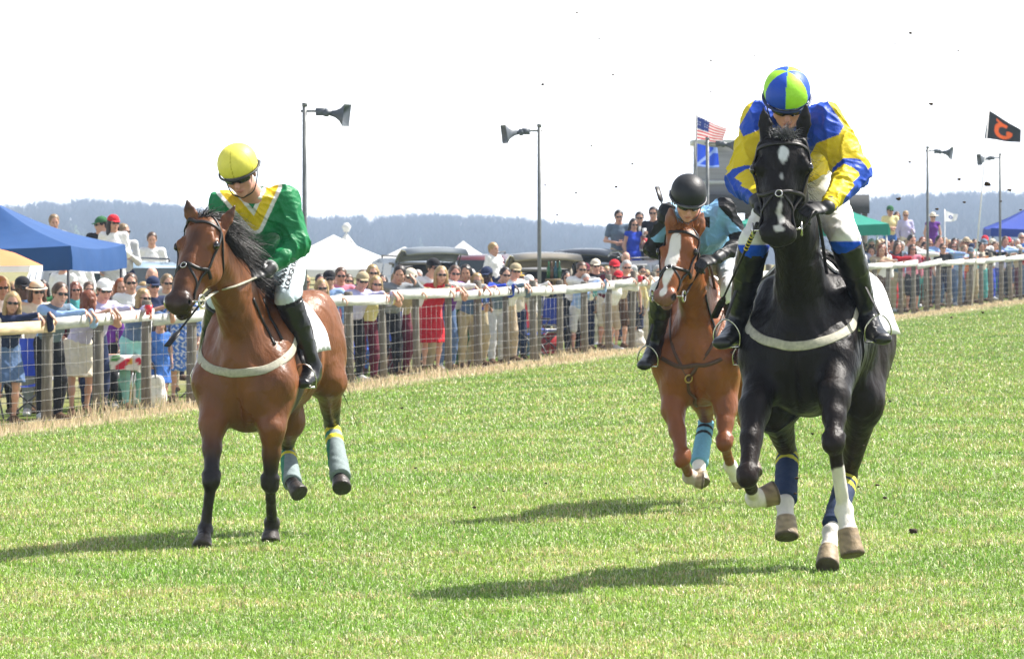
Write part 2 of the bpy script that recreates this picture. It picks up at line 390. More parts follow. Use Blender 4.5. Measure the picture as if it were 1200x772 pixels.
pyy = 325 + (rng.random(N) ** .8) * 480; pxx = rng.uniform(-160, 1360, N); gy2 = CZ * F / (pyy - HOR); gy2 += rng.normal(0, .3, N) * gy2 / 40; gx2 = (pxx - 600) * gy2 / F
d = fdist(gx2, gy2); k_ = (d > .25 + rng.exponential(.25, N)) & (gy2 > 23); gx2, gy2 = gx2[k_], gy2[k_]; pt = np.stack([gx2, gy2, 0 * gx2], 1); thin = sst((wob(pt, 3.1, 9) * .6 + wob(pt, 9, 12) * .4 - .25) / .3) * .55; k_ = rng.random(len(gx2)) > thin; gx2, gy2 = gx2[k_], gy2[k_]; n = len(gx2)
pt = np.stack([gx2, gy2, 0 * gx2], 1); big = .5 + .5 * wob(pt, .9, 1); med = .5 + .5 * wob(pt, 4, 2); rr = rng.random(n)
c = np.array([.145, .345, .034]) * (1 - big[:, None]) + np.array([.31, .475, .072]) * big[:, None]
dry = rr < (.06 + .26 * sst((med * .5 + big * .5 - .5) / .3)); c[dry] = np.array([.60, .52, .27]); pale = (rr > .84); c[pale] = [.64, .73, .44]
c *= (.35 + 1.3 * rng.random((n, 1)) ** .9) * np.array([1.08, 1, 1]); far = np.maximum(1, gy2 / 40)
blades('grass', gx2, gy2, rng.uniform(.022, .058, n) * (.7 + .5 * med),   .0043 * far * rng.uniform(.7, 1.5, n), c, 1.7, M['blade'], 'short bright green turf of the race track')
# tall dry grass along the fence
n = 26000; t = rng.random(n) ** 1.3 * 118 - 8; dd = rng.normal(.0, .14, n); dd = np.where(rng.random(n) < .25, rng.normal(.3, .2, n), dd)
x = FA[0] + FD[0] * t + FN[0] * dd; y = FA[1] + FD[1] * t + FN[1] * dd; cl = .5 + .5 * wob(np.stack([x, y, x], 1), 1.6, 3)
tall = .05 + .30 * cl ** 2 * rng.random(n) ** 1.6 * np.clip(1.3 - t / 70, .35, 1.3)
c = np.array([.70, .58, .38]) * rng.uniform(.55, 1.25, (n, 1)); gg = rng.random(n) < .08; c[gg] = [.2, .3, .08]
blades('dry_grass', x, y, tall, .007 * np.maximum(1, y / 60) * rng.uniform(.6, 1.5, n), c, .8, M['straw'], 'tall straw coloured grass along the foot of the fence')
# ------------------------------------------------------------ far wood on the hills
def wood_mat():
    m = mat('bare_twigs', attr=True, rough=.9, spec=.1); return m
def far_wood():
    n = 6500; ar = rng.uniform(-420, 1620, n); Yt = 1250 + rng.random(n) ** .75 * 1450; x = (ar - 600) * Yt / F; z = gz(x, Yt); H = rng.uniform(8.5, 12, n)
    V = []; Fc = []; C = []; b = 0; nb = 34
    VV = np.zeros((n, 2 + nb, 3, 3)); CC = np.zeros((n, 2 + nb, 3, 3))
    tint = rng.uniform(.7, 1.4, (n, 1)) * np.array([.060, .048, .040]); ev = rng.random(n) < .05; tint[ev] = [.03, .045, .03]
    for j in range(2 + nb):
        if j < 2: a0 = np.zeros(n); top = H * .9; lx = rng.normal(0, .3, n); r0 = .35
        else: a0 = H * rng.uniform(.15, .7, n); top = np.minimum(a0 + H * rng.uniform(.2, .5, n), H * 1.02); lx = rng.normal(0, 1, n) * H * .26 * (1 - .5 * a0 / H); r0 = rng.uniform(.25, .9, n)
        ly = rng.normal(0, 1.5, n)
        VV[:, j, 0] = np.stack([x - r0 * .5, Yt, z + a0], 1); VV[:, j, 1] = np.stack([x + r0 * .5, Yt, z + a0], 1); VV[:, j, 2] = np.stack([x + lx, Yt + ly, z + top], 1)
        CC[:, j] = tint[:, None] * rng.uniform(.75, 1.25, (n, 1, 1))
    V = VV.reshape(-1, 3); Fq = np.arange(len(V)).reshape(-1, 3)
    o = mk('far_wood', V, Fq, wood_mat(), col=CC.reshape(-1, 3), smooth=False, loc=(0, 1800, 0)); tag(o, 'hazy blue band of bare winter woodland on the hills', 'woodland', kind='stuff')
far_wood()
# ------------------------------------------------------------ the fence
M['whitewash'] = mat('white_painted_board', (.60, .60, .58), .75, noise=.28, nscale=7, bump=.003, bscale=30, stretch=(1, .25, 4))
M['rawboard'] = mat('unpainted_board', (.62, .47, .28), .75, noise=.3, nscale=6, bump=.003, bscale=30, stretch=(1, .3, 4))
M['post'] = mat('weathered_post', (.17, .15, .12), .85, noise=.35, nscale=14, bump=.006, bscale=30, stretch=(2, 2, .3))
M['wire'] = mat('galvanised_wire', (.28, .28, .27), .5, metal=.3)
def FP(t, d=0, z=0): x = FA[0] + FD[0] * t + FN[0] * d; y = FA[1] + FD[1] * t + FN[1] * d; return A3(x, y, float(gz(x, y)) + z)
def fence():
    R = root_of('race_fence', FP(0), 'white railed post and wire fence running the length of the track', 'fence'); H = 1.2; T0, T1 = -6, 112
    U = A3(FD[0], FD[1], 0); N3 = A3(FN[0], FN[1], 0); Z = A3(0, 0, 1); posts = np.arange(T0, T1, 2.0); ends = []
    for i, t in enumerate(posts):
        r = rng.uniform(.050, .066); tall = rng.random() < .35; h = H + (rng.uniform(.05, .14) if tall else -.01)
        tl = N3 * rng.normal(0, .02) + U * rng.normal(0, .02); m = MB(); b = FP(t, -.09, -.1)
        m.tube([b, b + tl * .4 + Z * .5, b + tl + Z * (h + .08), b + tl + Z * (h + .1)], [r * 1.05, r, r * .95, r * .8], 9); m.build('post', M['post'], R, smooth=False)
    t = T0
    while t < T1:
        j0 = rng.normal(0, .028); j1 = rng.normal(0, .028); m = MB(); z0 = H - .08 + j0; z1 = H - .08 + j1; a = FP(t + .005, 0, z0); b = FP(t + 3.995, 0, z1); u = nrm(b - a); w = nrm(np.cross(u, N3)); w = w if w[2] > 0 else -w
        m.box((a + b) / 2, (np.linalg.norm(b - a) / 2, .013, .066), (u, N3, w)); m.build('rail', M['rawboard'] if abs(t + 2) < .1 or t > 200 else M['whitewash'], R); t += 4.0
    m = MB()
    for z in (.06, .17, .28, .39, .52, .66, .82, .98):
        m.tube([FP(q, -.012, z + .01 * math.sin(q * 1.7 + z * 9)) for q in np.arange(T0, T1 + .1, 1.0)], .0018, 4)
    for q in np.arange(T0, T1, .32): m.tube([FP(q, -.012, .05), FP(q, -.012, 1.0)], .0018, 3)
    m.build('wire_mesh', M['wire'], R)
    return R
fence()
def fpt(px, dist):            # ground point behind the fence in the direction of a photo column
    a = (px - 600) / F; Y = (-dist + FA @ FN) / (a * FN[0] + FN[1]); return A3(a * Y, Y, float(gz(a * Y, Y)))
# ------------------------------------------------------------ loudspeaker posts
M['pole'] = mat('grey_steel_pole', (.16, .17, .17), .5, noise=.15, nscale=12, metal=.3)
M['horn'] = mat('horn_grey', (.085, .10, .12), .5, noise=.15, nscale=15)
def horn_post(px, pt, dirx, label):
    b = fpt(px, -.0 + .22); Y = b[1]; s = F / Y; top = CZ - (pt - HOR) / s; R = root_of('loudspeaker_post', b, label, 'loudspeaker post', 'loudspeaker posts behind the fence')
    m = MB(); m.tube([b, b + A3(0, 0, top - b[2])], .032, 10); m.tube([A3(b[0], Y, top), A3(b[0], Y, top + .05)], .036, 8); m.build('pole', M['pole'], R, smooth=True)
    d = A3(dirx, -.25, 0); d = nrm(d); c = A3(b[0], Y, top - .06); m = MB(); m.tube([c - d * .05, c + d * .26], .016, 8); m.build('arm', M['pole'], R, smooth=True)
    m = MB(); e = c + d * .20 + A3(0, 0, -.01); m.box(e + d * .02, (.06, .045, .05), (d, np.cross(d, A3(0, 0, 1)), A3(0, 0, 1))); m.build('bracket', M['horn'], R)
    m = MB(); tilt = nrm(d + A3(0, 0, -.12)); e = e + tilt * .07
    m.tube([e, e + tilt * .05, e + tilt * .06, e + tilt * .12], [.055, .055, .03, .045], 14); hn = m.build('driver', M['horn'], R)
    m = MB(); e = e + tilt * .10; ax = nrm(np.cross(tilt, A3(0, 0, 1))); up = np.cross(ax, tilt); pr = [(0, .04, .035), (.07, .075, .05), (.14, .115, .085), (.18, .15, .125), (.20, .17, .145)]; v = []
    for o_, rw, rh in pr: v += [e + tilt * o_ + ax * x * rw + up * y * rh for x, y in ((-1, -1), (1, -1), (1, 1), (-1, 1))]
    for o_, rw, rh in ((.195, .155, .13), (.12, .09, .065), (.02, .03, .03)): v += [e + tilt * o_ + ax * x * rw + up * y * rh for x, y in ((-1, -1), (1, -1), (1, 1), (-1, 1))]
    k = len(v) // 4; f = [(i * 4 + j, i * 4 + (j + 1) % 4, (i + 1) * 4 + (j + 1) % 4, (i + 1) * 4 + j) for i in range(k - 1) for j in range(4)] + [(3, 2, 1, 0), tuple(range(4 * k - 4, 4 * k))]
    m.add(v, f); m.build('horn', M['horn'], R)
horn_post(357, 125, 1, 'tall loudspeaker post with its horn pointing right, beside the jockey in green')
horn_post(632, 149, -1, 'tall loudspeaker post in the middle of the fence with its horn pointing left')
horn_post(829, 164, 1, 'loudspeaker post standing beside the striped flag in front of the grey stand')
horn_post(1087, 174, 1, 'loudspeaker post at the far fence with its horn pointing right')
horn_post(1172, 182, -1, 'loudspeaker post beside the black and orange flag with its horn pointing left')
# ------------------------------------------------------------ tents
def fabric(name, c, tr=.2): return mat(name, c, .7, noise=.05, nscale=4, bump=.012, bscale=3.5, trans=tr)
M['tentblue'] = fabric('blue_canopy', (.018, .085, .27)); M['tentwhite'] = fabric('white_canopy', (.82, .83, .84), .3); M['tentgreen'] = fabric('green_canopy', (.02, .30, .22)); M['tentroyal'] = fabric('royal_blue_canopy', (.012, .05, .36)); M['orange'] = fabric('orange_parasol', (.72, .25, .09), .2)
M['whitepole'] = mat('white_pole', (.7, .7, .7), .4); M['darkpole'] = mat('dark_pole', (.06, .06, .07), .4)
def canopy(A, dirv, w1, w2, eave, apex, val, m, label, sag=.12, post='darkpole', finial=False, name='canopy_tent'):
    A = np.asarray(A, float); u = nrm(A3(dirv[0], dirv[1], 0)); v = A3(-u[1], u[0], 0); c = [A, A + u * w1, A + u * w1 + v * w2, A + v * w2]; ctr = sum(c) / 4
    R = root_of(name, (ctr[0], ctr[1], float(gz(ctr[0], ctr[1]))), label, 'tent'); mb = MB(); n = 10
    ap = A3(ctr[0], ctr[1], apex); E = [A3(p[0], p[1], eave) for p in c]
    for i in range(4):
        a, b = E[i], E[(i + 1) % 4]; V = []; 
        for r in range(n + 1):
            t = r / n
            for q in range(n + 1):
                s_ = q / n; e = a + (b - a) * s_ - A3(0, 0, .05 * math.sin(math.pi * s_)); p = e + (ap - e) * t; p = p - A3(0, 0, sag * math.sin(math.pi * t) * (1 + .25 * math.sin(s_ * 9 + i))); V.append(p)
        f = [(r * (n + 1) + q, r * (n + 1) + q + 1, (r + 1) * (n + 1) + q + 1, (r + 1) * (n + 1) + q) for r in range(n) for q in range(n)]; mb.add(V, f)
        V = []; out = nrm((a + b) / 2 - A3(ctr[0], ctr[1], eave))
        for r in range(3):
            for q in range(n + 1): s_ = q / n; V.append(a + (b - a) * s_ - A3(0, 0, .05 * math.sin(math.pi * s_) * (1 if r == 0 else .6) + val * r / 2) + out * (.02 + .02 * math.sin(q * 1.9 + i)) * (r > 0))
        f = [(r * (n + 1) + q, r * (n + 1) + q + 1, (r + 1) * (n + 1) + q + 1, (r + 1) * (n + 1) + q)[::-1] for r in range(2) for q in range(n)]; mb.add(V, f)
    mb.build('canopy', M[m], R, smooth=True)
    for p in E:
        mm = MB(); g = float(gz(p[0], p[1])); q = p * .97 + A3(ctr[0], ctr[1], p[2]) * .03; mm.tube([A3(q[0], q[1], g), A3(q[0], q[1], eave - .02)], .022, 6); mm.build('post', M[post], R)
    if finial: mm = MB(); mm.tube([ap, ap + A3(0, 0, .18), ap + A3(0, 0, .3)], [.09, .16, .06], 10); mm.build('finial', M[m], R, smooth=True)
    return R
canopy(A3((83 - 600) * 70 / F, 70, 0), (.18, .98), 2.7, 2.7, 1.58, 2.12, .30, 'tentblue', 'blue pop-up canopy over the spectators at the left edge', sag=.07)
def tent_at(px, Y, pa, pe, w, m, label, **k):
    x = (px - 600) * Y / F; z = lambda py: CZ - (py - HOR) * Y / F; return canopy(A3(x - w / 2, Y - w / 2, 0), (1, 0.0), w, w, z(pe), z(pa), .25, m, label, **k)
tent_at(391, 172, 275, 313, 4.6, 'tentwhite', 'white peaked tent behind the crowd, beside the loudspeaker post', sag=.08, post='whitepole')
tent_at(406, 185, 272, 312, 2.6, 'tentwhite', 'white tent whose rounded cap rises just behind the nearer white tent', sag=.3, post='whitepole', finial=True)
tent_at(474, 190, 289, 315, 4.2, 'tentwhite', 'white tent between the nearest white tent and the silver estate car', sag=.12, post='whitepole')
tent_at(543, 200, 282, 305, 2.2, 'tentwhite', 'small white tent tip showing above the parked cars', sag=.08, post='whitepole')
tent_at(950, 128, 222, 262, 3.3, 'tentgreen', 'green canopy tent behind the black horse and its jockey', sag=.08, post='whitepole')
tent_at(1214, 170, 238, 267, 2.9, 'tentroyal', 'royal blue canopy tent at the right edge', sag=.06, finial=False)
def parasol():
    c = G(-24, 64.5); R = root_of('parasol', c, 'orange parasol with pale edge at the left edge below the blue canopy', 'parasol'); z = lambda py: CZ - (py - HOR) * 64.5 / F; ap = A3(c[0], c[1], z(286)); m = MB(); n = 8; V = [ap]; r = .72
    for k in range(n * 4):
        a = 2 * math.pi * k / (n * 4) + .2; sc = 1 - .06 * abs(math.sin(a * n / 2 - .8)); V.append(A3(c[0] + r * sc * math.cos(a), c[1] + r * sc * math.sin(a), z(311)))
    for k in range(n * 4):
        p = V[1 + k]; V.append((p * .55 + ap * .45) + A3(0, 0, .035))
    N_ = n * 4; f = [(1 + k, 1 + (k + 1) % N_, 1 + N_ + (k + 1) % N_, 1 + N_ + k) for k in range(N_)] + [(1 + N_ + k, 1 + N_ + (k + 1) % N_, 0) for k in range(N_)]
    m.add(V, f); m.build('canopy', M['orange'], R, smooth=True)
    v2 = MB(); 
    for k in range(0, N_): a, b = V[1 + k], V[1 + (k + 1) % N_]; v2.add([a, b, b - A3(0, 0, .07), a - A3(0, 0, .07)], [(0, 1, 2, 3)])
    v2.build('valance', M['tentwhite'], R); p = MB(); p.tube([c, ap], .02, 8); p.build('pole', M['whitepole'], R)
    for k in range(n): q = MB(); q.tube([V[1 + k * 4] - A3(0, 0, .01), ap - A3(0, 0, .03)], .008, 4); q.build('rib', M['darkpole'], R)
parasol()
# ------------------------------------------------------------ judges' stand
def stand():
    Y = 150; s = F / Y; z = lambda py: CZ - (py - HOR) / s; x = lambda px: (px - 600) / s; c = G(915, Y); R = root_of('judges_stand', c, 'grey board judges stand rising behind the jockeys', 'building')
    M['board'] = mat('grey_board', (.34, .35, .37), .8, noise=.15, nscale=4, bump=.01, bscale=8, stretch=(.2, .2, 6)); M['lightboard'] = mat('pale_trim', (.55, .58, .56), .7)
    m = MB(); m.box(A3((x(816) + x(984)) / 2, Y + 1.3, (z(170) + z(232)) / 2), ((x(984) - x(816)) / 2, 1.3, (z(170) - z(232)) / 2)); m.build('booth', M['board'], R)
    m = MB(); m.box(A3((x(812) + x(992)) / 2, Y + 1.3, z(167)), ((x(992) - x(812)) / 2, 1.5, .07)); m.build('roof', M['lightboard'], R)
    m = MB(); m.box(A3((x(816) + x(984)) / 2, Y - .02, z(214)), ((x(984) - x(816)) / 2 + .03, .05, .05)); m.build('trim', M['lightboard'], R)
    m = MB(); m.box(A3((x(813) + x(1017)) / 2, Y + .9, (z(228) + z(250)) / 2), ((x(1017) - x(813)) / 2, 1.6, (z(228) - z(250)) / 2)); m.build('deck', mat('dark_board', (.055, .058, .062), .8, noise=.15, nscale=4), R)
    for px in (818, 880, 950, 1012):
        for yy in (-.5, 2.3): m = MB(); m.box(A3(x(px), Y + yy, (z(250) + c[2]) / 2), (.07, .07, (z(250) - c[2]) / 2)); m.build('post', M['post'], R)
stand()
# ------------------------------------------------------------ flags
def flag(name, pole0, pole1, corners, colf, label, nu=40, nv=26, r=.018, pm='whitepole'):
    R = root_of('flag', pole0, label, 'flag'); m = MB(); m.tube([pole0, pole1], r, 8); m.build('pole', M[pm], R, smooth=True)
    c = [np.asarray(p, float) for p in corners]; V = []; C = []
    for i in range(nu + 1):
        u = i / nu
        for j in range(nv + 1):
            v = j / nv; p = (c[0] * (1 - u) + c[1] * u) * (1 - v) + (c[3] * (1 - u) + c[2] * u) * v; p = p + A3(.0, .09 * math.sin(u * 8 + v * 1.5) * u, .018 * math.sin(u * 7 + 1) * u); V.append(p); C.append(colf(u, v))
    f = [(i * (nv + 1) + j, (i + 1) * (nv + 1) + j, (i + 1) * (nv + 1) + j + 1, i * (nv + 1) + j + 1) for i in range(nu) for j in range(nv)]; k = len(V)
    mk('cloth', np.array(V), f, M['flagcloth'], R, col=np.array(C))
M['flagcloth'] = mat('flag_cloth', attr=True, rough=.7, trans=.35)
def usflag(u, v):
    if u < .42 and v < .54:
        return (.75, .75, .78) if (math.sin(u * 75) > .75 and math.sin(v * 60) > .7) else (.02, .04, .20)
    return (.62, .05, .07) if int(v * 13) % 2 == 0 else (.82, .80, .80)
def blueflag(u, v):
    return (.30, .42, .80) if abs(u - (1 - v)) < .08 or (u > .8 and v < .3) or abs(v - .95) < .05 else (.02, .08, .62)
def blackflag(u, v):
    x, y = (u - .50) * 1.35, v - .55; d = math.hypot(x, y); a = math.atan2(y, x)
    on = (.20 < d < .36 and not (-1.2 < a < -.2)) or (math.hypot(x - .22, y - .04) < .13) or (abs(y + .28 - x * .3) < .05 and -.32 < x < .0)
    return (.72, .12, .02) if on else (.018, .020, .022)
def whiteflag(u, v): return (.03, .08, .3) if math.hypot((u - .45) * 1.3, v - .5) < .2 and math.hypot((u - .45) * 1.3, v - .5) > .08 else (.82, .83, .85)
Yf = 128.0; flag('flag', G(816, Yf), P(816, 134, Yf), [P(817, 136, Yf), P(852, 152, Yf - .3), P(846, 168, Yf - .3), P(817, 163, Yf)], usflag, 'red and white striped flag with a starred blue corner, flown beside the stand', pm='pole')
Yf = 131.0; flag('flag', G(814.5, Yf), P(814.5, 166, Yf), [P(815, 168, Yf), P(841, 174, Yf - .2), P(843, 197, Yf - .2), P(815, 195, Yf)], blueflag, 'blue flag with pale markings below the striped flag', pm='pole')
Yf = 138.0; flag('flag', G(1139, Yf), P(1159, 127, Yf), [P(1158.5, 129, Yf), P(1197, 153, Yf - .2), P(1196, 168, Yf - .2), P(1153.5, 162, Yf)], blackflag, 'black flag with an orange swirl flying from a leaning pole', nu=60, nv=44)
Yf = 140.0; flag('flag', G(1107.5, Yf), P(1107, 245, Yf), [P(1107.5, 247, Yf), P(1123, 252, Yf - .1), P(1121, 259, Yf - .1), P(1107.5, 260, Yf)], whiteflag, 'small white flag with a blue emblem above the far crowd', r=.014)
# ------------------------------------------------------------ vehicles
M['glass'] = mat('car_glass', (.02, .03, .035), .06, coat=.5); M['tyre'] = mat('tyre', (.02, .02, .02), .8); M['redlamp'] = mat('tail_lamp', (.55, .02, .02), .15, coat=.5); M['interior'] = mat('car_lining', (.30, .30, .31), .9, noise=.2, nscale=6)
def suv(px, Y, yaw, col, label, open_gate=True, S=1.0, name='parked_car', dz=0.):
    paint = mat('car_paint', col, .22, coat=.8, metal=.35, noise=.03, nscale=3); g = G(px, Y, dz); R = root_of(name, g, label, 'car', 'cars parked behind the crowd')
    c, s = math.cos(yaw), math.sin(yaw); T = lambda x, y, z: g + A3(c * x - s * y, s * x + c * y, z) * S      # x across, y forward (away from the camera), rear at y=0
    prof = [(0, .45), (0, .95), (.10, 1.02), (.42, 1.62), (.7, 1.70), (2.3, 1.72), (3.0, 1.62), (3.75, 1.08), (4.65, .92), (4.72, .5), (4.6, .32), (.12, .32)]
    def wd(z, y): return .93 - .17 * max(0, (z - .95) / .77) - (.08 if y > 4.2 else 0)
    V = []; n = len(prof)
    for q in (-1, 1): V += [T(q * wd(z, y), y, z) for y, z in prof]
    f = [(i, (i + 1) % n, n + (i + 1) % n, n + i) for i in range(n) if not (open_gate and i in (1, 2, 0))] + [tuple(range(n))[::-1], tuple(range(n, 2 * n))]
    m = MB(); m.add(V, f)
    if open_gate:   # back frame round the load bay
        for q in (-1, 1): m.box(T(q * .86, .06, .75), (.07 * S, .06 * S, .32 * S)); m.tube([T(q * .85, .08, 1.02), T(q * .76, .42, 1.64)], .055 * S, 6)
        m.box(T(0, .06, .55), (.86 * S, .07 * S, .12 * S))
    m.build('body', paint, R, smooth=False)
    m = MB()
    for q in (-1, 1):
        for a, b in ((.62, 1.62), (1.72, 2.62), (2.72, 3.32)):
            top = 1.60 if b < 3 else 1.50; e = wd(1.1, 1) + .004; e2 = wd(top, 1) + .006
            v = [T(q * e, a, 1.06), T(q * e, b + (.15 if b > 3 else 0), 1.06), T(q * e2, b - (.05 if b < 3 else .32), top), T(q * e2, a + (.08 if a < 1 else 0), top)]; k = MB(); k.add(v, [(0, 1, 2, 3)]); k.build('window', M['glass'], R)
    k = MB(); k.add([T(-.74, 3.06, 1.60), T(.74, 3.06, 1.60), T(.84, 3.72, 1.12), T(-.84, 3.72, 1.12)], [(0, 1, 2, 3)]); k2 = k.build('windscreen', M['glass'], R)
    for q in (-1, 1):
        for y in (.95, 3.75):
            k = MB(); k.tube([T(q * .72, y, .34), T(q * .95, y, .34)], .34 * S, 20); w = k.build('wheel', M['tyre'], R, smooth=False); k = MB(); k.tube([T(q * .94, y, .34), T(q * .965, y, .34)], .21 * S, 14); k.build('rim', M['metal'], w)
        k = MB(); k.box(T(q * .87, -.01, .86), (.07 * S, .03 * S, .12 * S)); k.build('tail_lamp', M['redlamp'], R)
        k = MB(); k.tube([T(q * .62, .6, 1.77), T(q * .62, 2.6, 1.79)], .022 * S, 6); k.tube([T(q * .62, .6, 1.70), T(q * .62, .6, 1.77)], .02, 5); k.tube([T(q * .62, 2.6, 1.70), T(q * .62, 2.6, 1.79)], .02, 5); k.build('roof_rail', M['darkpole'], R)
    k = MB(); k.box(T(0, -.05, .46), (.9 * S, .09 * S, .11 * S)); k.build('bumper', M['horn'], R)
    if open_gate:
        k = MB(); k.box(T(0, 1.4, .68), (.8 * S, 1.3 * S, .02)); k.box(T(0, 2.7, 1.1), (.76 * S, .02, .42 * S)); k.box(T(0, 1.5, 1.60), (.66 * S, 1.2 * S, .02)); k.build('load_bay', M['interior'], R)
        # raised tailgate: curved shell hinged at the roof
        pr = [(.40, 1.68), (.10, 1.86), (-.30, 1.98), (-.70, 1.96), (-.92, 1.86)]; V = []; f = []
        for th in (0, -.06):
            for q in (-1, -.5, 0, .5, 1): V += [T(q * (.84 - .05 * abs(q)), y, z + th + .05 * (1 - q * q)) for y, z in pr]
        for t_ in range(2):
            for a in range(4):
                for b in range(4): o_ = t_ * 25; qd = (o_ + a * 5 + b, o_ + a * 5 + b + 1, o_ + (a + 1) * 5 + b + 1, o_ + (a + 1) * 5 + b); f.append(qd if t_ else qd[::-1])
        for b in range(4): f += [(b, b + 1, 25 + b + 1, 25 + b), (20 + b, 20 + b + 1, 45 + b + 1, 45 + b)]
        for a in range(4): f += [(a * 5, (a + 1) * 5, 25 + (a + 1) * 5, 25 + a * 5), (a * 5 + 4, (a + 1) * 5 + 4, 25 + (a + 1) * 5 + 4, 25 + a * 5 + 4)]
        k = MB(); k.add(V, f); tg = k.build('tailgate', paint, R, smooth=True)
        k = MB(); k.add([T(-.66, .12, 1.80), T(.66, .12, 1.80), T(.68, -.44, 1.895), T(-.68, -.44, 1.895)], [(0, 1, 2, 3)]); k.build('rear_window', M['glass'], tg)
        for q in (-1, 1): k = MB(); k.tube([T(q * .78, .3, 1.35), T(q * .78, -.25, 1.9)], .014, 5); k.build('gas_strut', M['darkpole'], tg)
    else:
        k = MB(); k.add([T(-.78, .09, 1.06), T(.78, .09, 1.06), T(.68, .39, 1.58), T(-.68, .39, 1.58)], [(0, 1, 2, 3)]); k.build('rear_window', M['glass'], R)
    return R, T
suv(503, 112, .25, (.22, .25, .27), 'silver estate car with its tailgate raised, left of the maroon one', S=.78)
suv(552, 118, -.1, (.12, .012, .02), 'maroon car with a closed back and red lamps behind the boy', open_gate=False, S=.8)
_, T3 = suv(634, 102, .2, (.30, .27, .21), 'pale gold car with its tailgate raised over bottles, behind the middle loudspeaker post', S=.78)
suv(697, 111, -.45, (.035, .04, .05), 'dark blue car with its tailgate raised, beside the people on the wagon', S=.78)
suv(182, 100, .5, (.30, .42, .52), 'pale blue car behind the crowd below the man in a yellow tie', open_gate=False, S=.80)
suv(100, 92, .2, (.5, .52, .53), 'white car behind the crowd under the blue canopy', open_gate=False, S=.8)
suv(800, 135, .3, (.3, .31, .33), 'grey car parked behind the chestnut horse', open_gate=False, S=.85)
# wagons that lift people above the crowd
M['deckwood'] = mat('deck_wood', (.28, .2, .12), .8, noise=.25, nscale=6)
def wagon(px, Y, w, h, label):
    g = G(px, Y); R = root_of('flat_wagon', g, label, 'wagon'); m = MB(); m.box(g + A3(0, 0, h - .06), (w / 2, .8, .06)); m.build('deck', M['deckwood'], R)
    for q in (-1, 1):
        for y in (-.5, .5): m = MB(); m.tube([g + A3(q * (w / 2 - .2) - .07, y, .2), g + A3(q * (w / 2 - .2) + .07, y, .2)], .2, 16); m.build('wheel', M['tyre'], R)
    m = MB(); m.box(g + A3(0, 0, .25), (w / 2 - .1, .45, .08)); m.build('chassis', M['darkpole'], R)
wagon(746, 113, 1.5, .62, 'low flat wagon carrying four people above the crowd')
wagon(130, 93, 1.2, .52, 'low flat wagon carrying the people in caps beside the blue canopy')
wagon(1066, 158, 2.4, .8, 'low flat wagon carrying people at the far end')
# ------------------------------------------------------------ hair
def hair(name, roots, dirs, length, width, colors, material, root, sag=.3, curl=.02, seg=5, rs=None):
    roots = np.asarray(roots, float); n = len(roots); dirs = np.asarray(dirs, float)
    dirs = dirs / np.linalg.norm(dirs, axis=1)[:, None]; length = np.broadcast_to(length, (n,)).astype(float)
    side = np.cross(dirs, rng.normal(size=(n, 3))); side /= np.linalg.norm(side, axis=1)[:, None]; up = np.cross(side, dirs)
    ph = rng.uniform(0, 6.28, n); V = np.zeros((n, seg + 1, 3, 3))
    for i in range(seg + 1):
        t = i / seg
        c = roots + dirs * (length * t)[:, None] + np.array([0, 0, -1.]) * (sag * length * t * t)[:, None] + side * (curl * np.sin(ph + t * 4) * t)[:, None]
        w = width * (1 - .85 * t ** 1.5)
        for k in range(3):
            a = 2.094 * k; V[:, i, k] = c + (side * math.cos(a) + up * math.sin(a) * .5) * w
    V = V.reshape(-1, 3); b = (np.arange(n) * (seg + 1) * 3)[:, None, None]
    q = np.array([[i * 3 + k, i * 3 + (k + 1) % 3, (i + 1) * 3 + (k + 1) % 3, (i + 1) * 3 + k] for i in range(seg) for k in range(3)])
    Fq = (q[None] + b).reshape(-1, 4); colors = np.broadcast_to(np.asarray(colors, float), (n, 3))
    return mk(name, V, Fq, material, root, col=np.repeat(colors, (seg + 1) * 3, axis=0))

def segd(V, a, b):
    a = np.asarray(a, float); b = np.asarray(b, float); d = b - a; t = np.clip((V - a) @ d / (d @ d), 0, 1)
    return np.linalg.norm(V - a - t[:, None] * d, axis=1), t

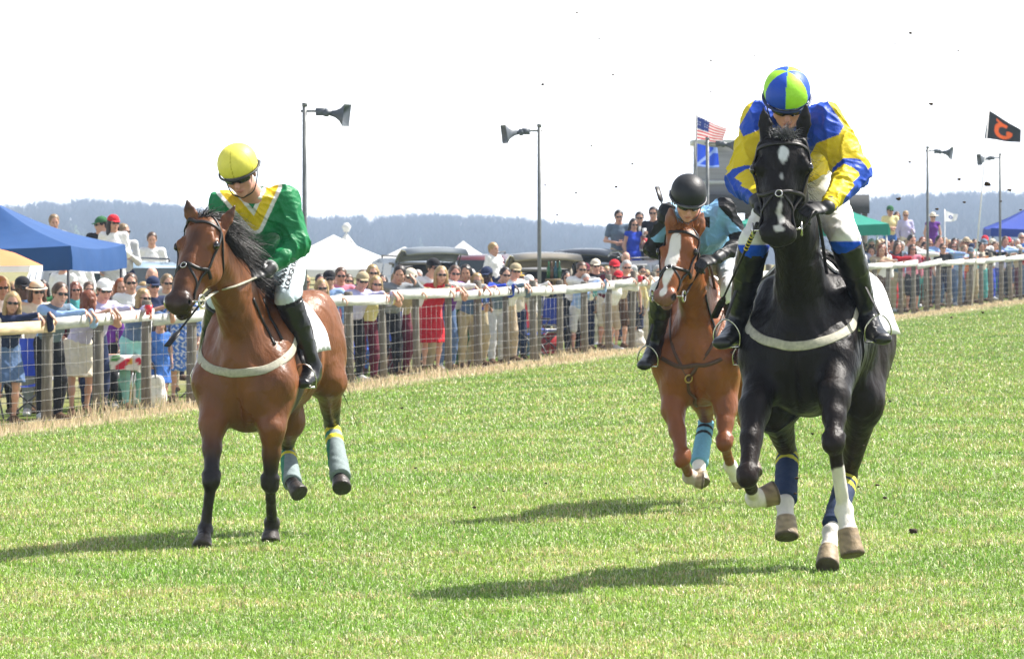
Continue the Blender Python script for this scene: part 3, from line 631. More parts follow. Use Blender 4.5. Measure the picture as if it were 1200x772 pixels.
# ------------------------------------------------------------ horses
def horse(sp):
    Y0 = sp['Y']; O = A3((sp['px'] - 600) * Y0 / F, Y0, 0); h = nrm(A3(*sp['h'], 0)); l = np.cross(A3(0, 0, 1), h)   # l = horse's left
    if l[0] < 0: l = -l                                   # points to the right of the picture
    lift = sp['lift']; pit = sp.get('pitch', 0); KW = sp.get('kw', 1.1)
    def L(f, s, u):
        return O + h * f + l * s + A3(0, 0, u + lift + (f + .3) * pit)
    fw = nrm(h + A3(0, 0, pit)); up = nrm(np.cross(fw, l)); up = up if up[2] > 0 else -up
    R = root_of('horse', O, sp['label'], 'horse', None)
    s = SDF()
    s.seg(L(.26, 0, 1.12), L(-.1, 0, 1.20), (.195 * KW, .33), (.228 * KW, .40), k=.08, side=l)
    s.seg(L(-.1, 0, 1.20), L(-.5, 0, 1.19), (.228 * KW, .40), (.255 * KW, .35), k=.05, side=l)
    s.seg(L(-.5, 0, 1.19), L(-.85, 0, 1.25), (.255 * KW, .35), (.228 * KW, .29), k=.05, side=l)
    s.seg(L(.02, 0, 1.45), L(-.3, 0, 1.44), (.09, .16), (.10, .12), k=.10, side=l)       # withers
    for q in (-1, 1):
        s.ell(L(-.88, q * .13 * KW, 1.24), (.30, .165 * KW, .31), (fw, l, up), k=.08)           # hindquarter
        s.ell(L(-.80, q * .12 * KW, 1.42), (.22, .12, .13), (fw, l, up), k=.08)
        s.seg(L(.02, q * .15 * KW, 1.42), L(.30, q * .185 * KW, 1.08), (.10, .15), (.115, .14), k=.07, side=l)    # shoulder
        s.ell(L(.33, q * .105 * KW, 1.02), (.12, .125 * KW, .17), (fw, l, up), k=.035)          # pectoral
        s.ell(L(.26, q * .20 * KW, 1.08), (.11, .07, .13), (fw, l, up), k=.03)
    s.seg(L(.28, 0, .92), L(.0, 0, .86), (.12, .09), (.16, .08), k=.08, side=l)
    # neck
    poll, nose = sp['poll'], sp['nose']; hs = nrm(sp['hs']); hd = nrm(nose - poll); hf = nrm(np.cross(hs, hd)); hf = hf if hf[1] < 0 else -hf
    Lh = np.linalg.norm(nose - poll); HW = sp.get('hw', 1.18); K = Lh / .58 * sp.get('hk', 1.2)
    nb = L(.10, 0, 1.27); nm = (nb + poll) / 2 + sp.get('nbend', A3(0, 0, 0.0)); nt_ = poll - hf * .05 + hd * .10
    s.seg(nb, nm, (.150 * KW, .25), (.092 * KW, .165), k=.07, side=l); s.seg(nm, nt_, (.092 * KW, .165), (.078 * HW, .115), k=.06, side=l * .5 + hs * .5)
    s.seg(L(.0, 0, 1.55), nm + up * .10, .06, .05, k=.10)                                  # crest
    # head
    def Hh(t, d, q=0): return poll + hd * (t * Lh) + hf * (d * K) + hs * (q * K * HW)
    ax = (hd, hs, hf); w = K * HW
    s.ell(Hh(.14, -.005), (.12 * K, .083 * w, .085 * K), ax, k=.04)
    s.seg(Hh(.16, -.005), Hh(.50, -.002), (.083 * w, .072 * K), (.058 * w, .062 * K), k=.03, side=hs)
    s.seg(Hh(.50, -.002), Hh(.86, -.004), (.058 * w, .062 * K), (.046 * w, .05 * K), k=.03, side=hs)
    s.seg(Hh(.25, .045), Hh(.72, .044), (.034 * w, .02 * K), (.024 * w, .015 * K), k=.03, side=hs)       # nasal bone
    for q in (-1, 1):
        s.ell(Hh(.34, -.085, q * .048), (.135 * K, .036 * w, .105 * K), ax, k=.03)                          # jowl
        s.seg(Hh(.28, .006, q * .075), Hh(.50, -.012, q * .06), .022 * K, .010 * K, k=.025)                # cheek crest
        s.ell(Hh(.275, .022, q * .074), (.042 * K, .026 * w, .032 * K), ax, k=.02)                         # orbit
        s.seg(Hh(.22, .045, q * .072), Hh(.29, .044, q * .082), .013 * K, .01 * K, k=.012)                 # brow
        s.ell(Hh(.30, .022, q * .094), (.019 * K, .012 * K, .016 * K), ax, k=.004)                         # eyeball
        s.ell(Hh(.19, .03, q * .085), (.03 * K, .012 * K, .02 * K), ax, k=.02, sub=True)
        s.ell(Hh(.93, .012, q * .036), (.040 * K, .028 * w, .034 * K), ax, k=.02)                          # nostril wing
        s.ell(Hh(.945, .018, q * .052), (.026 * K, .016 * K, .015 * K), (nrm(hd + hs * q * -.35), hs, hf), k=.006, sub=True)
        s.seg(Hh(.48, -.10, q * .03), Hh(.84, -.072, q * .018), .03 * K, .02 * K, k=.03)                   # lower jaw
    s.ell(Hh(.93, -.008), (.062 * K, .05 * w, .052 * K), ax, k=.03)
    s.ell(Hh(.965, -.066), (.042 * K, .034 * w, .028 * K), ax, k=.015)                                     # chin
    s.ell(Hh(1.0, -.052), (.055 * K, .055 * w, .004), (hd, hs, nrm(hf + hd * .25)), k=.008, sub=True)      # mouth line
    for (tip, base, wd) in sp['ears']:
        m = base * .55 + tip * .45; e = nrm(tip - base)
        es = nrm(np.cross(e, A3(0, -1, 0))); inn = nrm(np.cross(es, e)); inn = inn if inn[1] < 0 else -inn
        s.seg(base - e * .03, base, (.026, .024), (wd * .8, .022), k=.02, side=es)
        s.seg(base, m, (wd * .85, .020), (wd * 1.08, .019), k=.01, side=es); s.seg(m, m*.55+tip*.45, (wd * 1.08, .019), (wd*.82, .016), k=.01, side=es); s.seg(m*.55+tip*.45, tip, (wd * .82, .016), (.0095, .010), k=.01, side=es)
        s.seg(base + inn * .022 + e * .015, m + inn * .022 + e * .03, (wd * .55, .014), (wd * .45, .012), k=.006, side=es, sub=True)
    # legs: list of dict(kind, pts, fore/hind)
    for lg in sp['legs']:
        p = lg['p']; hind = lg['hind']; g = lg.get('g', 1.0)
        if not hind:
            E, Kn, Ft, Co, So = p
            sh = L(.16, lg['q'] * .17 * KW, 1.08)
            s.seg(sh, E, (.12, .15), (.072 * g, .090 * g), k=.07, side=l); s.seg(E, E * .55 + Kn * .45, (.071 * g, .088 * g), (.053 * g, .062 * g), k=.05, side=l)
            s.seg(E * .55 + Kn * .45, Kn, (.053 * g, .062 * g), (.040 * g, .042 * g), k=.03, side=l)
            d = nrm(Kn - E)
            s.ell(Kn, (.064 * g, .057 * g, .056 * g), (d, l, np.cross(d, l)), k=.02)
            s.ell(Kn - d * .035, (.028, .059 * g, .045 * g), (d, l, np.cross(d, l)), k=.02)
        else:
            St, Hk, Ft, Co, So = p; Kn = Hk
            hip = L(-.90, lg['q'] * .15 * KW, 1.16); E = St
            s.seg(hip, St, (.14, .20), (.10 * g, .14 * g), k=.09, side=l); s.seg(St, Hk, (.092 * g, .115 * g), (.044 * g, .05 * g), k=.05, side=l)
            d = nrm(Hk - St); s.ell(Hk, (.065 * g, .044 * g, .058 * g), (d, l, np.cross(d, l)), k=.02)
        c = nrm(Ft - Kn)
        s.seg(Kn, Ft, (.034 * g, .032 * g), (.032 * g, .032 * g), k=.025, side=l)
        bk = nrm(np.cross(l, c)); bk = bk if bk[1] > 0 else -bk; s.seg(Kn + bk * .03 * g, Ft + bk * .026 * g, .017 * g, .017 * g, k=.012)
        s.ell(Ft, (.046 * g, .047 * g, .052 * g), (c, l, np.cross(c, l)), k=.02)
        s.seg(Ft, Co, (.037 * g, .039 * g), (.044 * g, .046 * g), k=.02, side=l)
        hv = So - Co; s.seg(Co, So, (.050 * g, .053 * g), (.061 * g, .066 * g), k=.008, side=nrm(l - (l @ nrm(hv)) * nrm(hv)), e=.008)
    for q in (-1, 1):                                     # muscle grooves
        s.seg(L(.13, q * .31 * KW, 1.30), L(.10, q * .30 * KW, .98), .02, .03, k=.06, sub=True)
        s.seg(L(-.62, q * .36 * KW, 1.42), L(-.66, q * .36 * KW, 1.05), .03, .045, k=.08, sub=True)
    jug = [(Hh(.42, -.20, q * .05), L(.36, q * .12, 1.14)) for q in (-1, 1)]; ga = lambda x, w_: np.exp(-(x / w_) ** 2)
    def mus(p):
        d_ = p - L(0, 0, 0); f_ = d_ @ h; q_ = d_ @ l; z = p[:, 2] - lift - (f_ + .3) * pit; body = sst((z - .75) / .3); leg_ = 1 - body
        v = 1 - np.abs(wob(p * [1, 1, .55], 17, 7)) * 2.2; v2 = np.maximum(1 - np.abs(wob(p * [1, 1, .7], 13, 11)) * 6, 0); sd_ = sst((np.abs(q_) - .12) / .1)
        o_ = body * (.007 * wob(p, 8.5, 1) + .0036 * v - .0024 * v2)
        o_ += .016 * ga(q_, .022) * sst((f_ - .22) / .12) * sst((z - .74) / .1) * sst((1.26 - z) / .14)
        o_ += .013 * ga(f_ - .04 + .35 * (z - 1.1), .030) * sd_ * sst((z - .85) / .12) * sst((1.42 - z) / .15)
        o_ += .010 * ga(f_ - .20 + .5 * (z - 1.2), .026) * sd_ * sst((z - 1.0) / .1) * sst((1.5 - z) / .15)
        o_ += .012 * ga(f_ + .64 - .2 * (z - 1.1), .04) * sd_ * sst((z - .9) / .15) * sst((1.5 - z) / .15)
        o_ += .0022 * np.sin(f_ * 96 + 6 * (z - 1.1)) * sst((np.abs(q_) - .2) / .06) * sst((-.12 - f_) / .08) * sst((f_ + .56) / .1) * sst((1.35 - z) / .1)
        for a_, b_ in jug: o_ += .010 * ga(segd(p, a_, b_)[0], .030)
        for lg in sp['legs']:
            E_, K_ = lg['p'][0], lg['p'][1]; c_ = nrm(np.cross(nrm(K_ - E_), l)); dd, tt = segd(p, E_ + l * .018 + c_ * -.05, K_ * .8 + E_ * .2 + l * .01 - c_ * .05); o_ += .007 * ga(dd, .018); dd, tt = segd(p, E_ - l * .04, K_ * .7 + E_ * .3 - l * .035); o_ += .006 * ga(dd, .016)
        return o_ + leg_ * (.0014 * wob(p * [1, 1, .3], 60, 3) + .0018 * wob(p, 22, 5))
    s.disp = mus
    V, Fq = s.mesh(.0078, sm=1)
    C = sp['paint'](V, L, Hh, sp)
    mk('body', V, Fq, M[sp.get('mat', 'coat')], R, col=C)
    for q in (-1, 1):
        e_ = SDF(); e_.ell(Hh(.30, .022, q * .0965), (.023 * K, .014 * K, .019 * K), ax, k=.004); ve, fe = e_.mesh(.004); mk('eye', ve, fe, M['eye'], R)
    bv = bvh_of(V, Fq)
    return R, bv, L, Hh, (h, l, up, hd, hs, hf, K, HW)

def horse_bay_like(base, dark, fadek=.55):
    def f(V, L, Hh, sp):
        C = np.tile(np.array(base, float), (len(V), 1))
        C *= (1 + .16 * wob(V, 5, 2))[:, None]
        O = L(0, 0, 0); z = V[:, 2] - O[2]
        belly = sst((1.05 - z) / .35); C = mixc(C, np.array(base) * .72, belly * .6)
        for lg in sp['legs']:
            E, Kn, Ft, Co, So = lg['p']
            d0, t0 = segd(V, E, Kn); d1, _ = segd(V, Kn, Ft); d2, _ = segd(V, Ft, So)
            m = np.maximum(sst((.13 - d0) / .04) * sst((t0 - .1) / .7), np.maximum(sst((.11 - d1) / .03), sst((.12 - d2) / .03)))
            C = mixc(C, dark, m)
        return C
    return f
def paint_head(V, C, Hh, dark, sp, muzz=.8, eye=(.006, .004, .003)):
    poll, nose = sp['poll'], sp['nose']; Lh = np.linalg.norm(nose - poll); d, t = segd(V, poll, nose)
    hm = (d < .2)
    hm = hm & (np.linalg.norm(V - nose, axis=1) < .19); C = mixc(C, dark, sst((t - muzz) / .14) * hm * .9)
    for q in (-1, 1):
        e = np.linalg.norm(V - Hh(.30, .022, q * .10), axis=1); C = mixc(C, eye, sst((.036 - e) / .012))
        e = np.linalg.norm(V - Hh(.945, .018, q * .048), axis=1); C = mixc(C, (.008, .006, .006), sst((.032 - e) / .014))
    for tip, base, wd in sp['ears']:
        e, te = segd(V, base, tip); C = mixc(C, np.array(dark) * 1.5, sst((.05 - e) / .02) * sst((te - .35) / .5) * .8)
    return C
def hoofs(V, C, sp, cols):
    for lg, c in zip(sp['legs'], cols):
        E, Kn, Ft, Co, So = lg['p']
        u = nrm(So - Co); r = np.linalg.norm(V - (Co + So) / 2, axis=1); a = (V - Co) @ u
        m = (r < .13) * sst((a + .004) / .008); cc = np.array(c) * (1 + .30 * wob(V * [1, 1, 2], 45, 6))[:, None]; C = C * (1 - m[:, None]) + cc * m[:, None]
        m2 = (r < .13) * sst((a - np.linalg.norm(So - Co) + .016) / .01); C = mixc(C, (.05, .04, .03), m2 * .8)
    return C

SRC_BAY, SRC_CH, SRC_BLK = (.185, .064, .019), (.27, .082, .020), (.0065, .0042, .0034)
DARK = (.011, .007, .006)

# positions of the legs: photo column/row plus a distance from the camera
bY = 33.8
bay = dict(px=300, Y=34.1, h=(-.205, -.98), lift=-.075, pitch=-.05, kw=1.10, poll=P(243, 261, 33.15), nose=P(207, 362, 32.86), hs=A3(.90, -.42, .03), hw=1.2, hk=1.10,
           ears=[(P(220, 236, 33.1), P(228, 264, 33.1), .036), (P(275, 241, 33.2), P(259, 270, 33.16), .038)],
           label='bay horse galloping at the left with its head turned aside and green racing colours aboard')
bay['legs'] = [
    dict(q=-1, hind=False, p=[P(249, 497, 33.75), P(247.5, 562, 33.62), P(240.5, 621, 33.66), P(238.5, 632, 33.58), P(237, 642, 33.52)], g=1.0),
    dict(q=1, hind=False, p=[P(319, 502, 33.72), P(316.5, 566, 33.8), P(318.5, 612, 34.1), P(317.5, 624, 34.1), P(317, 634, 34.08)], g=.98),
    dict(q=-1, hind=True, p=[P(338, 492, 34.75), P(336, 524, 35.15), P(342, 563, 34.8), P(345, 570, 34.72), P(351.5, 578, 34.68)], g=.95),
    dict(q=1, hind=True, p=[P(385, 445, 34.9), P(389, 498, 35.35), P(398, 553, 35.0), P(399, 562, 34.95), P(400.5, 572, 34.9)], g=1.0)]
def paint_bay(V, L, Hh, sp):
    C = horse_bay_like(SRC_BAY, DARK)(V, L, Hh, sp); C = paint_head(V, C, Hh, (.022, .013, .010), sp, .72)
    e, _ = segd(V, Hh(.12, .09), Hh(.52, .09)); C = mixc(C, (.10, .045, .03), sst((.05 - e) / .05) * (.45 + .55 * wob(V, 30, 2)))
    e, t = segd(V, Hh(.25, .085), Hh(.95, .07)); C = mixc(C, (.045, .018, .009), sst((.075 - e) / .06) * .75)
    return hoofs(V, C, sp, [(.06, .05, .045)] * 4)
bay['paint'] = paint_bay

chs = dict(px=824, Y=38.0, h=(-.2, -.96), lift=-.055, pitch=-.05, kw=1.02, poll=P(802, 273, 37.15), nose=P(777, 354, 36.9), hs=A3(.95, -.30, .0), hw=1.25, hk=1.15,
           ears=[(P(786, 246, 37.1), P(786, 274, 37.1), .037), (P(824, 249, 37.15), P(814, 277, 37.15), .037)],
           label='chestnut horse with a broad white blaze galloping behind the black one')
chs['legs'] = [
    dict(q=-1, hind=False, p=[P(789, 480, 37.7), P(800, 537, 37.5), P(808, 558, 37.78), P(815, 561, 37.8), P(824, 562, 37.8)], g=1.0),
    dict(q=1, hind=False, p=[P(850, 478, 37.7), P(849, 519, 37.55), P(856, 546, 37.85), P(862, 557, 37.9), P(868, 563, 37.95)], g=1.0),
    dict(q=-1, hind=True, p=[P(824, 462, 38.6), P(828, 492, 38.95), P(819, 546, 38.6), P(819.5, 553, 38.55), P(822, 566, 38.5)], g=1.0),
    dict(q=1, hind=True, p=[P(868, 445, 38.7), P(872, 492, 39.2), P(880, 536, 38.9), P(882, 543, 38.85), P(884, 554, 38.8)], g=1.0)]
def paint_chs(V, L, Hh, sp):
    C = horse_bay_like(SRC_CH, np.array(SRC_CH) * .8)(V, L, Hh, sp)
    C = mixc(C, (.26, .11, .07), sst(((V - sp['poll']) @ nrm(sp['nose'] - sp['poll']) / np.linalg.norm(sp['nose'] - sp['poll']) - .8) / .1) * (np.linalg.norm(V - sp['nose'], axis=1) < .15))
    C = paint_head(V, C, Hh, (.2, .10, .07), sp, .9)
    e, t = segd(V, Hh(.16, .07, -.01), Hh(.97, .065, .0)); C = mixc(C, (.8, .76, .70), sst((.050 - .010 * np.abs(t - .3) * 3 + .008 * wob(V, 25, 4) - e) / .006))
    for q in (-1, 1):
        e = np.linalg.norm(V - Hh(.945, .018, q * .048), axis=1); C = mixc(C, (.02, .012, .01), sst((.028 - e) / .01))
    for i in (0, 1, 2):
        lg = sp['legs'][i]; d, t = segd(V, lg['p'][2], lg['p'][3]); C = mixc(C, (.78, .74, .66), sst((.075 - d) / .01) * (.6 if i == 0 else 1))
    return hoofs(V, C, sp, [(.42, .33, .22)] * 3 + [(.2, .15, .1)])
chs['paint'] = paint_chs

blk = dict(mat='darkcoat', px=947, Y=31.1, h=(-.21, -.96), lift=.10, pitch=.03, kw=1.16, poll=P(919, 164, 30.1), nose=P(909, 282, 29.93), hs=A3(1, -.06, .04), hw=1.3, hk=1.25,
           ears=[(P(894, 124, 30.08), P(899, 163, 30.08), .040), (P(944.5, 124, 30.08), P(939, 163, 30.08), .040)],
           label='nearly black horse with white leg markings, nearest of the three horses')
blk['legs'] = [
    dict(q=-1, hind=False, p=[P(884, 480, 30.6), P(876, 558, 30.35), P(884, 583, 30.62), P(893, 583, 30.68), P(909, 577, 30.7)], g=1.08),
    dict(q=1, hind=False, p=[P(978, 466, 30.5), P(977, 518, 30.3), P(989, 597, 30.45), P(993, 620, 30.4), P(999, 650, 30.36)], g=1.1),
    dict(q=-1, hind=True, p=[P(908, 474, 31.3), P(923, 530, 31.75), P(920, 590, 31.4), P(921, 606, 31.35), P(922, 629, 31.3)], g=1.1),
    dict(q=1, hind=True, p=[P(1012, 470, 31.6), P(994, 555, 32.0), P(974, 624, 31.6), P(971, 643, 31.5), P(969.5, 664, 31.4)], g=1.1)]
def paint_blk(V, L, Hh, sp):
    C = np.tile(np.array(SRC_BLK, float), (len(V), 1)); C *= (1 + .25 * wob(V, 5, 2))[:, None]
    C = mixc(C, (.032, .016, .010), sst((V[:, 2] - 1.1) / -.5) * .4 + .35 * sst(-(V - L(0, 0, 0)) @ nrm(A3(*sp['h'], 0)) / .5 - .6))
    C = paint_head(V, C, Hh, (.012, .010, .010), sp, .85)
    e = np.linalg.norm((V - Hh(.20, .08, .004)) * [1, .4, .75], axis=1); C = mixc(C, (.62, .64, .68), sst((.034 + .008 * wob(V, 60, 3) - e) / .012))
    e, t = segd(V, Hh(.22, .08, .004), Hh(.52, .07, .006)); C = mixc(C, (.5, .5, .52), sst((.010 + .014 * wob(V, 46, 3) - e) / .012) * .7)
    e, t = segd(V, Hh(.55, .06, .006), Hh(.90, .055, .012)); C = mixc(C, (.66, .64, .62), sst((.012 + .018 * t + .016 * wob(V, 44, 5) - e) / .012) * .85)
    e = np.linalg.norm(V - Hh(1.02, -.03, 0), axis=1); C = mixc(C, (.5, .42, .36), sst((.04 - e) / .02))
    for q in (-1, 1):
        e = np.linalg.norm(V - Hh(.945, .018, q * .05), axis=1); C = mixc(C, (.004, .003, .003), sst((.034 - e) / .01))
    wh = (.72, .68, .62)
    for i, (t0) in enumerate((.55, .33, .55, .62)):
        lg = sp['legs'][i]; d, t = segd(V, lg['p'][1], lg['p'][2]); d2, _ = segd(V, lg['p'][2], lg['p'][3])
        C = mixc(C, wh, np.maximum(sst((.09 - d) / .02) * sst((t - t0 + .04 * wob(V, 30, i)) / .05), sst((.08 - d2) / .01)))
    return hoofs(V, C, sp, [(.27, .20, .125)] * 2 + [(.31, .24, .155)] * 2)
blk['paint'] = paint_blk

def legband(mbname, R, a, b, r0, r1, cols, side, wrinkle=.003):
    """padded bandage round a cannon bone; cols(t, angle-x) gives the colour"""
    a = np.asarray(a); b = np.asarray(b); u = nrm(b - a); s = SDF(); s.seg(a, b, r0, r1, k=.01, side=side, e=.01); s.disp = lambda p: wrinkle * wob(p, 38, 5)
    V, Fq = s.mesh(.007); t = (V - a) @ (b - a) / ((b - a) @ (b - a)); C = cols(t, V, a, b)
    mk(mbname, V, Fq, M['bandage'], R, col=C)

def make_mane(R, L, Hh, fr, sp, color, n=340, ln=.24, fly=.5, wind=A3(.5, .6, .15)):
    h, l, up, hd, hs, hf, K, HW = fr; poll = sp['poll']; w0 = L(.0, 0, 1.62)
    t = rng.random(n); crest = spline([poll - hf * .02 + A3(0, .03, .05), (poll * .55 + L(.1, 0, 1.5) * .45) + A3(0, 0, .12), w0], 20); crest = np.array(crest)
    i = (t * (len(crest) - 1)).astype(int); rt = crest[i] + rng.normal(size=(n, 3)) * .012
    return rt, wind + rng.normal(size=(n, 3)) * fly, ln * rng.uniform(.5, 1.2, n), color

def tack(R, bv, L, Hh, fr, sp, thin, band_pts, reins, rmat='leather', rr=.0095):
    h, l, up, hd, hs, hf, K, HW = fr
    mb = MB(); w = .022
    B = lambda t, d, q: Hh(t, d, q)
    # headpiece / cheekpieces / throatlash
    for q in (-1, 1):
        strap(mb, bv, [B(.0, .02, q * .02), B(.06, .02, q * .09), B(.22, -.01, q * .12), B(.42, -.01, q * .11), B(.62, -.01, q * .10), B(.82, -.02, q * .085)], w * .8, .006)
        strap(mb, bv, [B(.10, .0, q * .11), B(.28, -.10, q * .12), B(.42, -.2, q * .06)], w * .7, .005)
    strap(mb, bv, [B(.10, .02, -.12), B(.08, .08, -.05), B(.07, .12, 0), B(.08, .08, .05), B(.10, .02, .12)], w, .006)
    strap(mb, bv, [B(.63, -.06, -.12), B(.60, .0, -.12), B(.585, .12, -.03), B(.585, .12, .03), B(.60, .0, .12), B(.63, -.06, .12)], w, .007)
    strap(mb, bv, [B(.585, .12, -.02), B(.75, .0, -.12), B(.84, -.05, -.1)], w * .7, .005)
    strap(mb, bv, [B(.585, .12, .02), B(.75, .0, .12), B(.84, -.05, .1)], w * .7, .005)
    br = mb.build('bridle', M['leather'], R)
    bit = MB()
    for q in (-1, 1):
        c = B(.86, -.045, q * .082); bit = MB(); bit.ring(c, hs, .036, .0065, 18); bit.build('bit_ring', M['metal'], br, smooth=True)
    bit = MB(); bit.tube([B(.86, -.045, -.082), B(.86, -.045, .082)], .006, 6); bit.build('bit', M['metal'], br, smooth=True)
    bit = MB(); bit.ring(B(.585, .075, 0), hf, .018, .004, 12); bit.build('noseband_ring', M['metal'], br, smooth=True)
    # reins to the rider's hands, given as world points
    rm = MB()
    for q, pts in reins: rm.tube(spline([B(.86, -.045, q * .085)] + pts, 8), rr, 6, flat=.45)
    rm.build('reins', M[rmat], R, smooth=True)
    # breast girth
    g = MB(); strap(g, bv, band_pts,   .028 if thin else .052, .0025, n=8); o = g.build('breast_girth', M['tanleather'] if thin else M['strapwhite'], R)
    if thin:
        rg = LC(.47, 0, .98); g = MB(); q = snap(bv, [rg], .01) if 0 else None; nr = bv.find_nearest(Vector(rg)); c = np.array(nr[0]) + np.array(nr[1]) * .008; g.ring(c, nr[1], .026, .006, 16); g.build('breastplate_ring', M['brass'], R, smooth=True)
        for q in (-1, 1): g = MB(); strap(g, bv, [c, LC(.42, q * .16, 1.25), LC(.15, q * .2, 1.5)], .022, .004); g.build('breastplate_strap', M['tanleather'], R)
        g = MB(); strap(g, bv, [c, LC(.42, 0, .85), LC(.25, 0, .75)], .022, .004); g.build('breastplate_strap', M['tanleather'], R)
    return br

def saddle(R, bv, L, sp, clothcol, nc=(-.50, -.26, 1.55, .022, .03)):
    # pad / number cloth: lies on the back following the barrel
    KW = sp.get('kw', 1.1)
    def sheet(name, f0, f1, ang0, ang1, lift, material, col, nf=14, na=30, flap=0, waist=0, th=.012):
        c = MB(); V = []
        for side_ in (0, 1):
            for i in range(nf + 1):
                for j in range(na + 1):
                    a = ang0 + (ang1 - ang0) * j / na; f = f0 + (f1 - f0) * i / nf
                    f = f + waist * abs(math.sin(a)) ** 2
                    ctr = L(f, 0, 1.22); d = l_ * math.sin(a) + A3(0, 0, math.cos(a))
                    hp = bv.ray_cast(Vector(ctr + d * .8), Vector(-d), 1.0)
                    p = np.array(hp[0]) if hp[0] is not None else ctr + d * .3
                    p = p + d * (lift + (th if side_ else 0) + .004 * math.sin(i * 2.1 + j * .8) + flap * max(0, abs(a) - 1.1) * (1 + .5 * math.sin(f * 22)))
                    V.append(p)
        n1 = (nf + 1) * (na + 1); f_ = []
        for i in range(nf):
            for j in range(na):
                a_ = i * (na + 1) + j; q = (a_, a_ + 1, a_ + na + 2, a_ + na + 1); f_.append(q[::-1]); f_.append(tuple(x + n1 for x in q))
        bd = [(i, 0) for i in range(nf)] ; idx = lambda i, j: i * (na + 1) + j
        for i in range(nf):
            for j in (0, na): a_, b_ = idx(i, j), idx(i + 1, j); f_.append((a_, b_, b_ + n1, a_ + n1))
        for j in range(na):
            for i in (0, nf): a_, b_ = idx(i, j), idx(i, j + 1); f_.append((a_, b_, b_ + n1, a_ + n1))
        return mk(name, np.array(V), f_, material, R, col=np.tile(col, (len(V), 1)))
    h = nrm(A3(*sp['h'], 0)); l_ = np.cross(A3(0, 0, 1), h); l_ = l_ if l_[0] > 0 else -l_
    sheet('saddle_cloth', -.52, .02, -1.50, 1.50, .006, M['cloth'], (.78, .78, .76))
    sheet('number_cloth', nc[0], nc[1], -nc[2], nc[2], nc[3], M['cloth'], clothcol, flap=nc[4])
    sheet('girth_strap', -.22, -.12, -3.1, 3.1, .004, M['leather'], (.1, .1, .1), nf=3, na=60)
    o = sheet('saddle_flap', -.36, -.08, -1.45, 1.45, .034, M['leather'], (.1, .1, .1), waist=.12)
    s = SDF(); s.seg(L(-.05, 0, 1.66), L(-.42, 0, 1.64), (.10, .035), (.15, .035), k=.03, side=l_); s.seg(L(-.03, 0, 1.68), L(-.06, 0, 1.70), .05, .03, k=.03)
    V, Fq = s.mesh(.012); mk('saddle_seat', V, Fq, M['leather'], R)

RB, bvB, LB, HB, frB = horse(bay)
RC, bvC, LC, HC, frC = horse(chs)
RK, bvK, LK, HK, frK = horse(blk)
# ------------------------------------------------------------ people
SKIN = {'fair': (.58, .33, .24), 'tan': (.46, .25, .165), 'dark': (.07, .035, .022), 'pink': (.60, .30, .23)}
def head_frame(fd, roll=0.):
    f = nrm(fd); r = nrm(np.cross(f, A3(math.sin(roll), 0, 1))); u = np.cross(r, f); return f, r, u     # face, right-hand side, up
def add_head(s, c, fr, k=1.0, neck=None, fine=True):
    f, r, u = fr; p = lambda a, b, d: c + (r * a + f * b + u * d) * k
    s.ell(p(0, -.012, .035), (.076 * k, .094 * k, .088 * k), (r, f, u), k=.02)
    s.ell(p(0, .022, -.045), (.056 * k, .062 * k, .068 * k), (r, f, u), k=.03)
    s.ell(p(0, .062, -.092), (.024 * k, .020 * k, .018 * k), (r, f, u), k=.02)
    s.seg(p(0, .082, .012), p(0, .103, -.028), .009 * k, .014 * k, k=.012)
    s.ell(p(0, .084, -.062), (.022 * k, .011 * k, .010 * k), (r, f, u), k=.008)
    if fine: s.ell(p(0, .094, -.064), (.019 * k, .008 * k, .0025 * k), (r, f, u), k=.003, sub=True)
    for q in (-1, 1):
        s.ell(p(q * .030, .078, .012), (.018 * k, .012 * k, .010 * k), (r, f, u), k=.01, sub=True)
        s.ell(p(q * .030, .068, .010), (.013 * k, .013 * k, .010 * k), (r, f, u), k=.003)
        s.seg(p(q * .014, .088, .030), p(q * .046, .074, .030), .008 * k, .007 * k, k=.012)
        s.ell(p(q * .045, .052, -.030), (.020 * k, .02 * k, .022 * k), (r, f, u), k=.02)
        s.ell(p(q * .077, -.012, -.010), (.009 * k, .018 * k, .030 * k), (r, f, u), k=.006)
    if neck is not None: s.seg(p(0, -.03, -.06), neck, (.055 * k, .055 * k), (.062 * k, .062 * k), k=.03)
def face_col(V, C, c, fr, k, lips=(.42, .13, .11)):
    f, r, u = fr; p = lambda a, b, d: c + (r * a + f * b + u * d) * k
    e = np.linalg.norm((V - p(0, .09, -.064)) @ np.stack([r * .45, f * .5, u * 1.3], 1), axis=1); C = mixc(C, lips, sst((.014 * k - e) / .006) * .8)
    for q in (-1, 1):
        e = np.linalg.norm(V - p(q * .030, .078, .010), axis=1); C = mixc(C, (.04, .025, .02), sst((.014 * k - e) / .006))
    return C
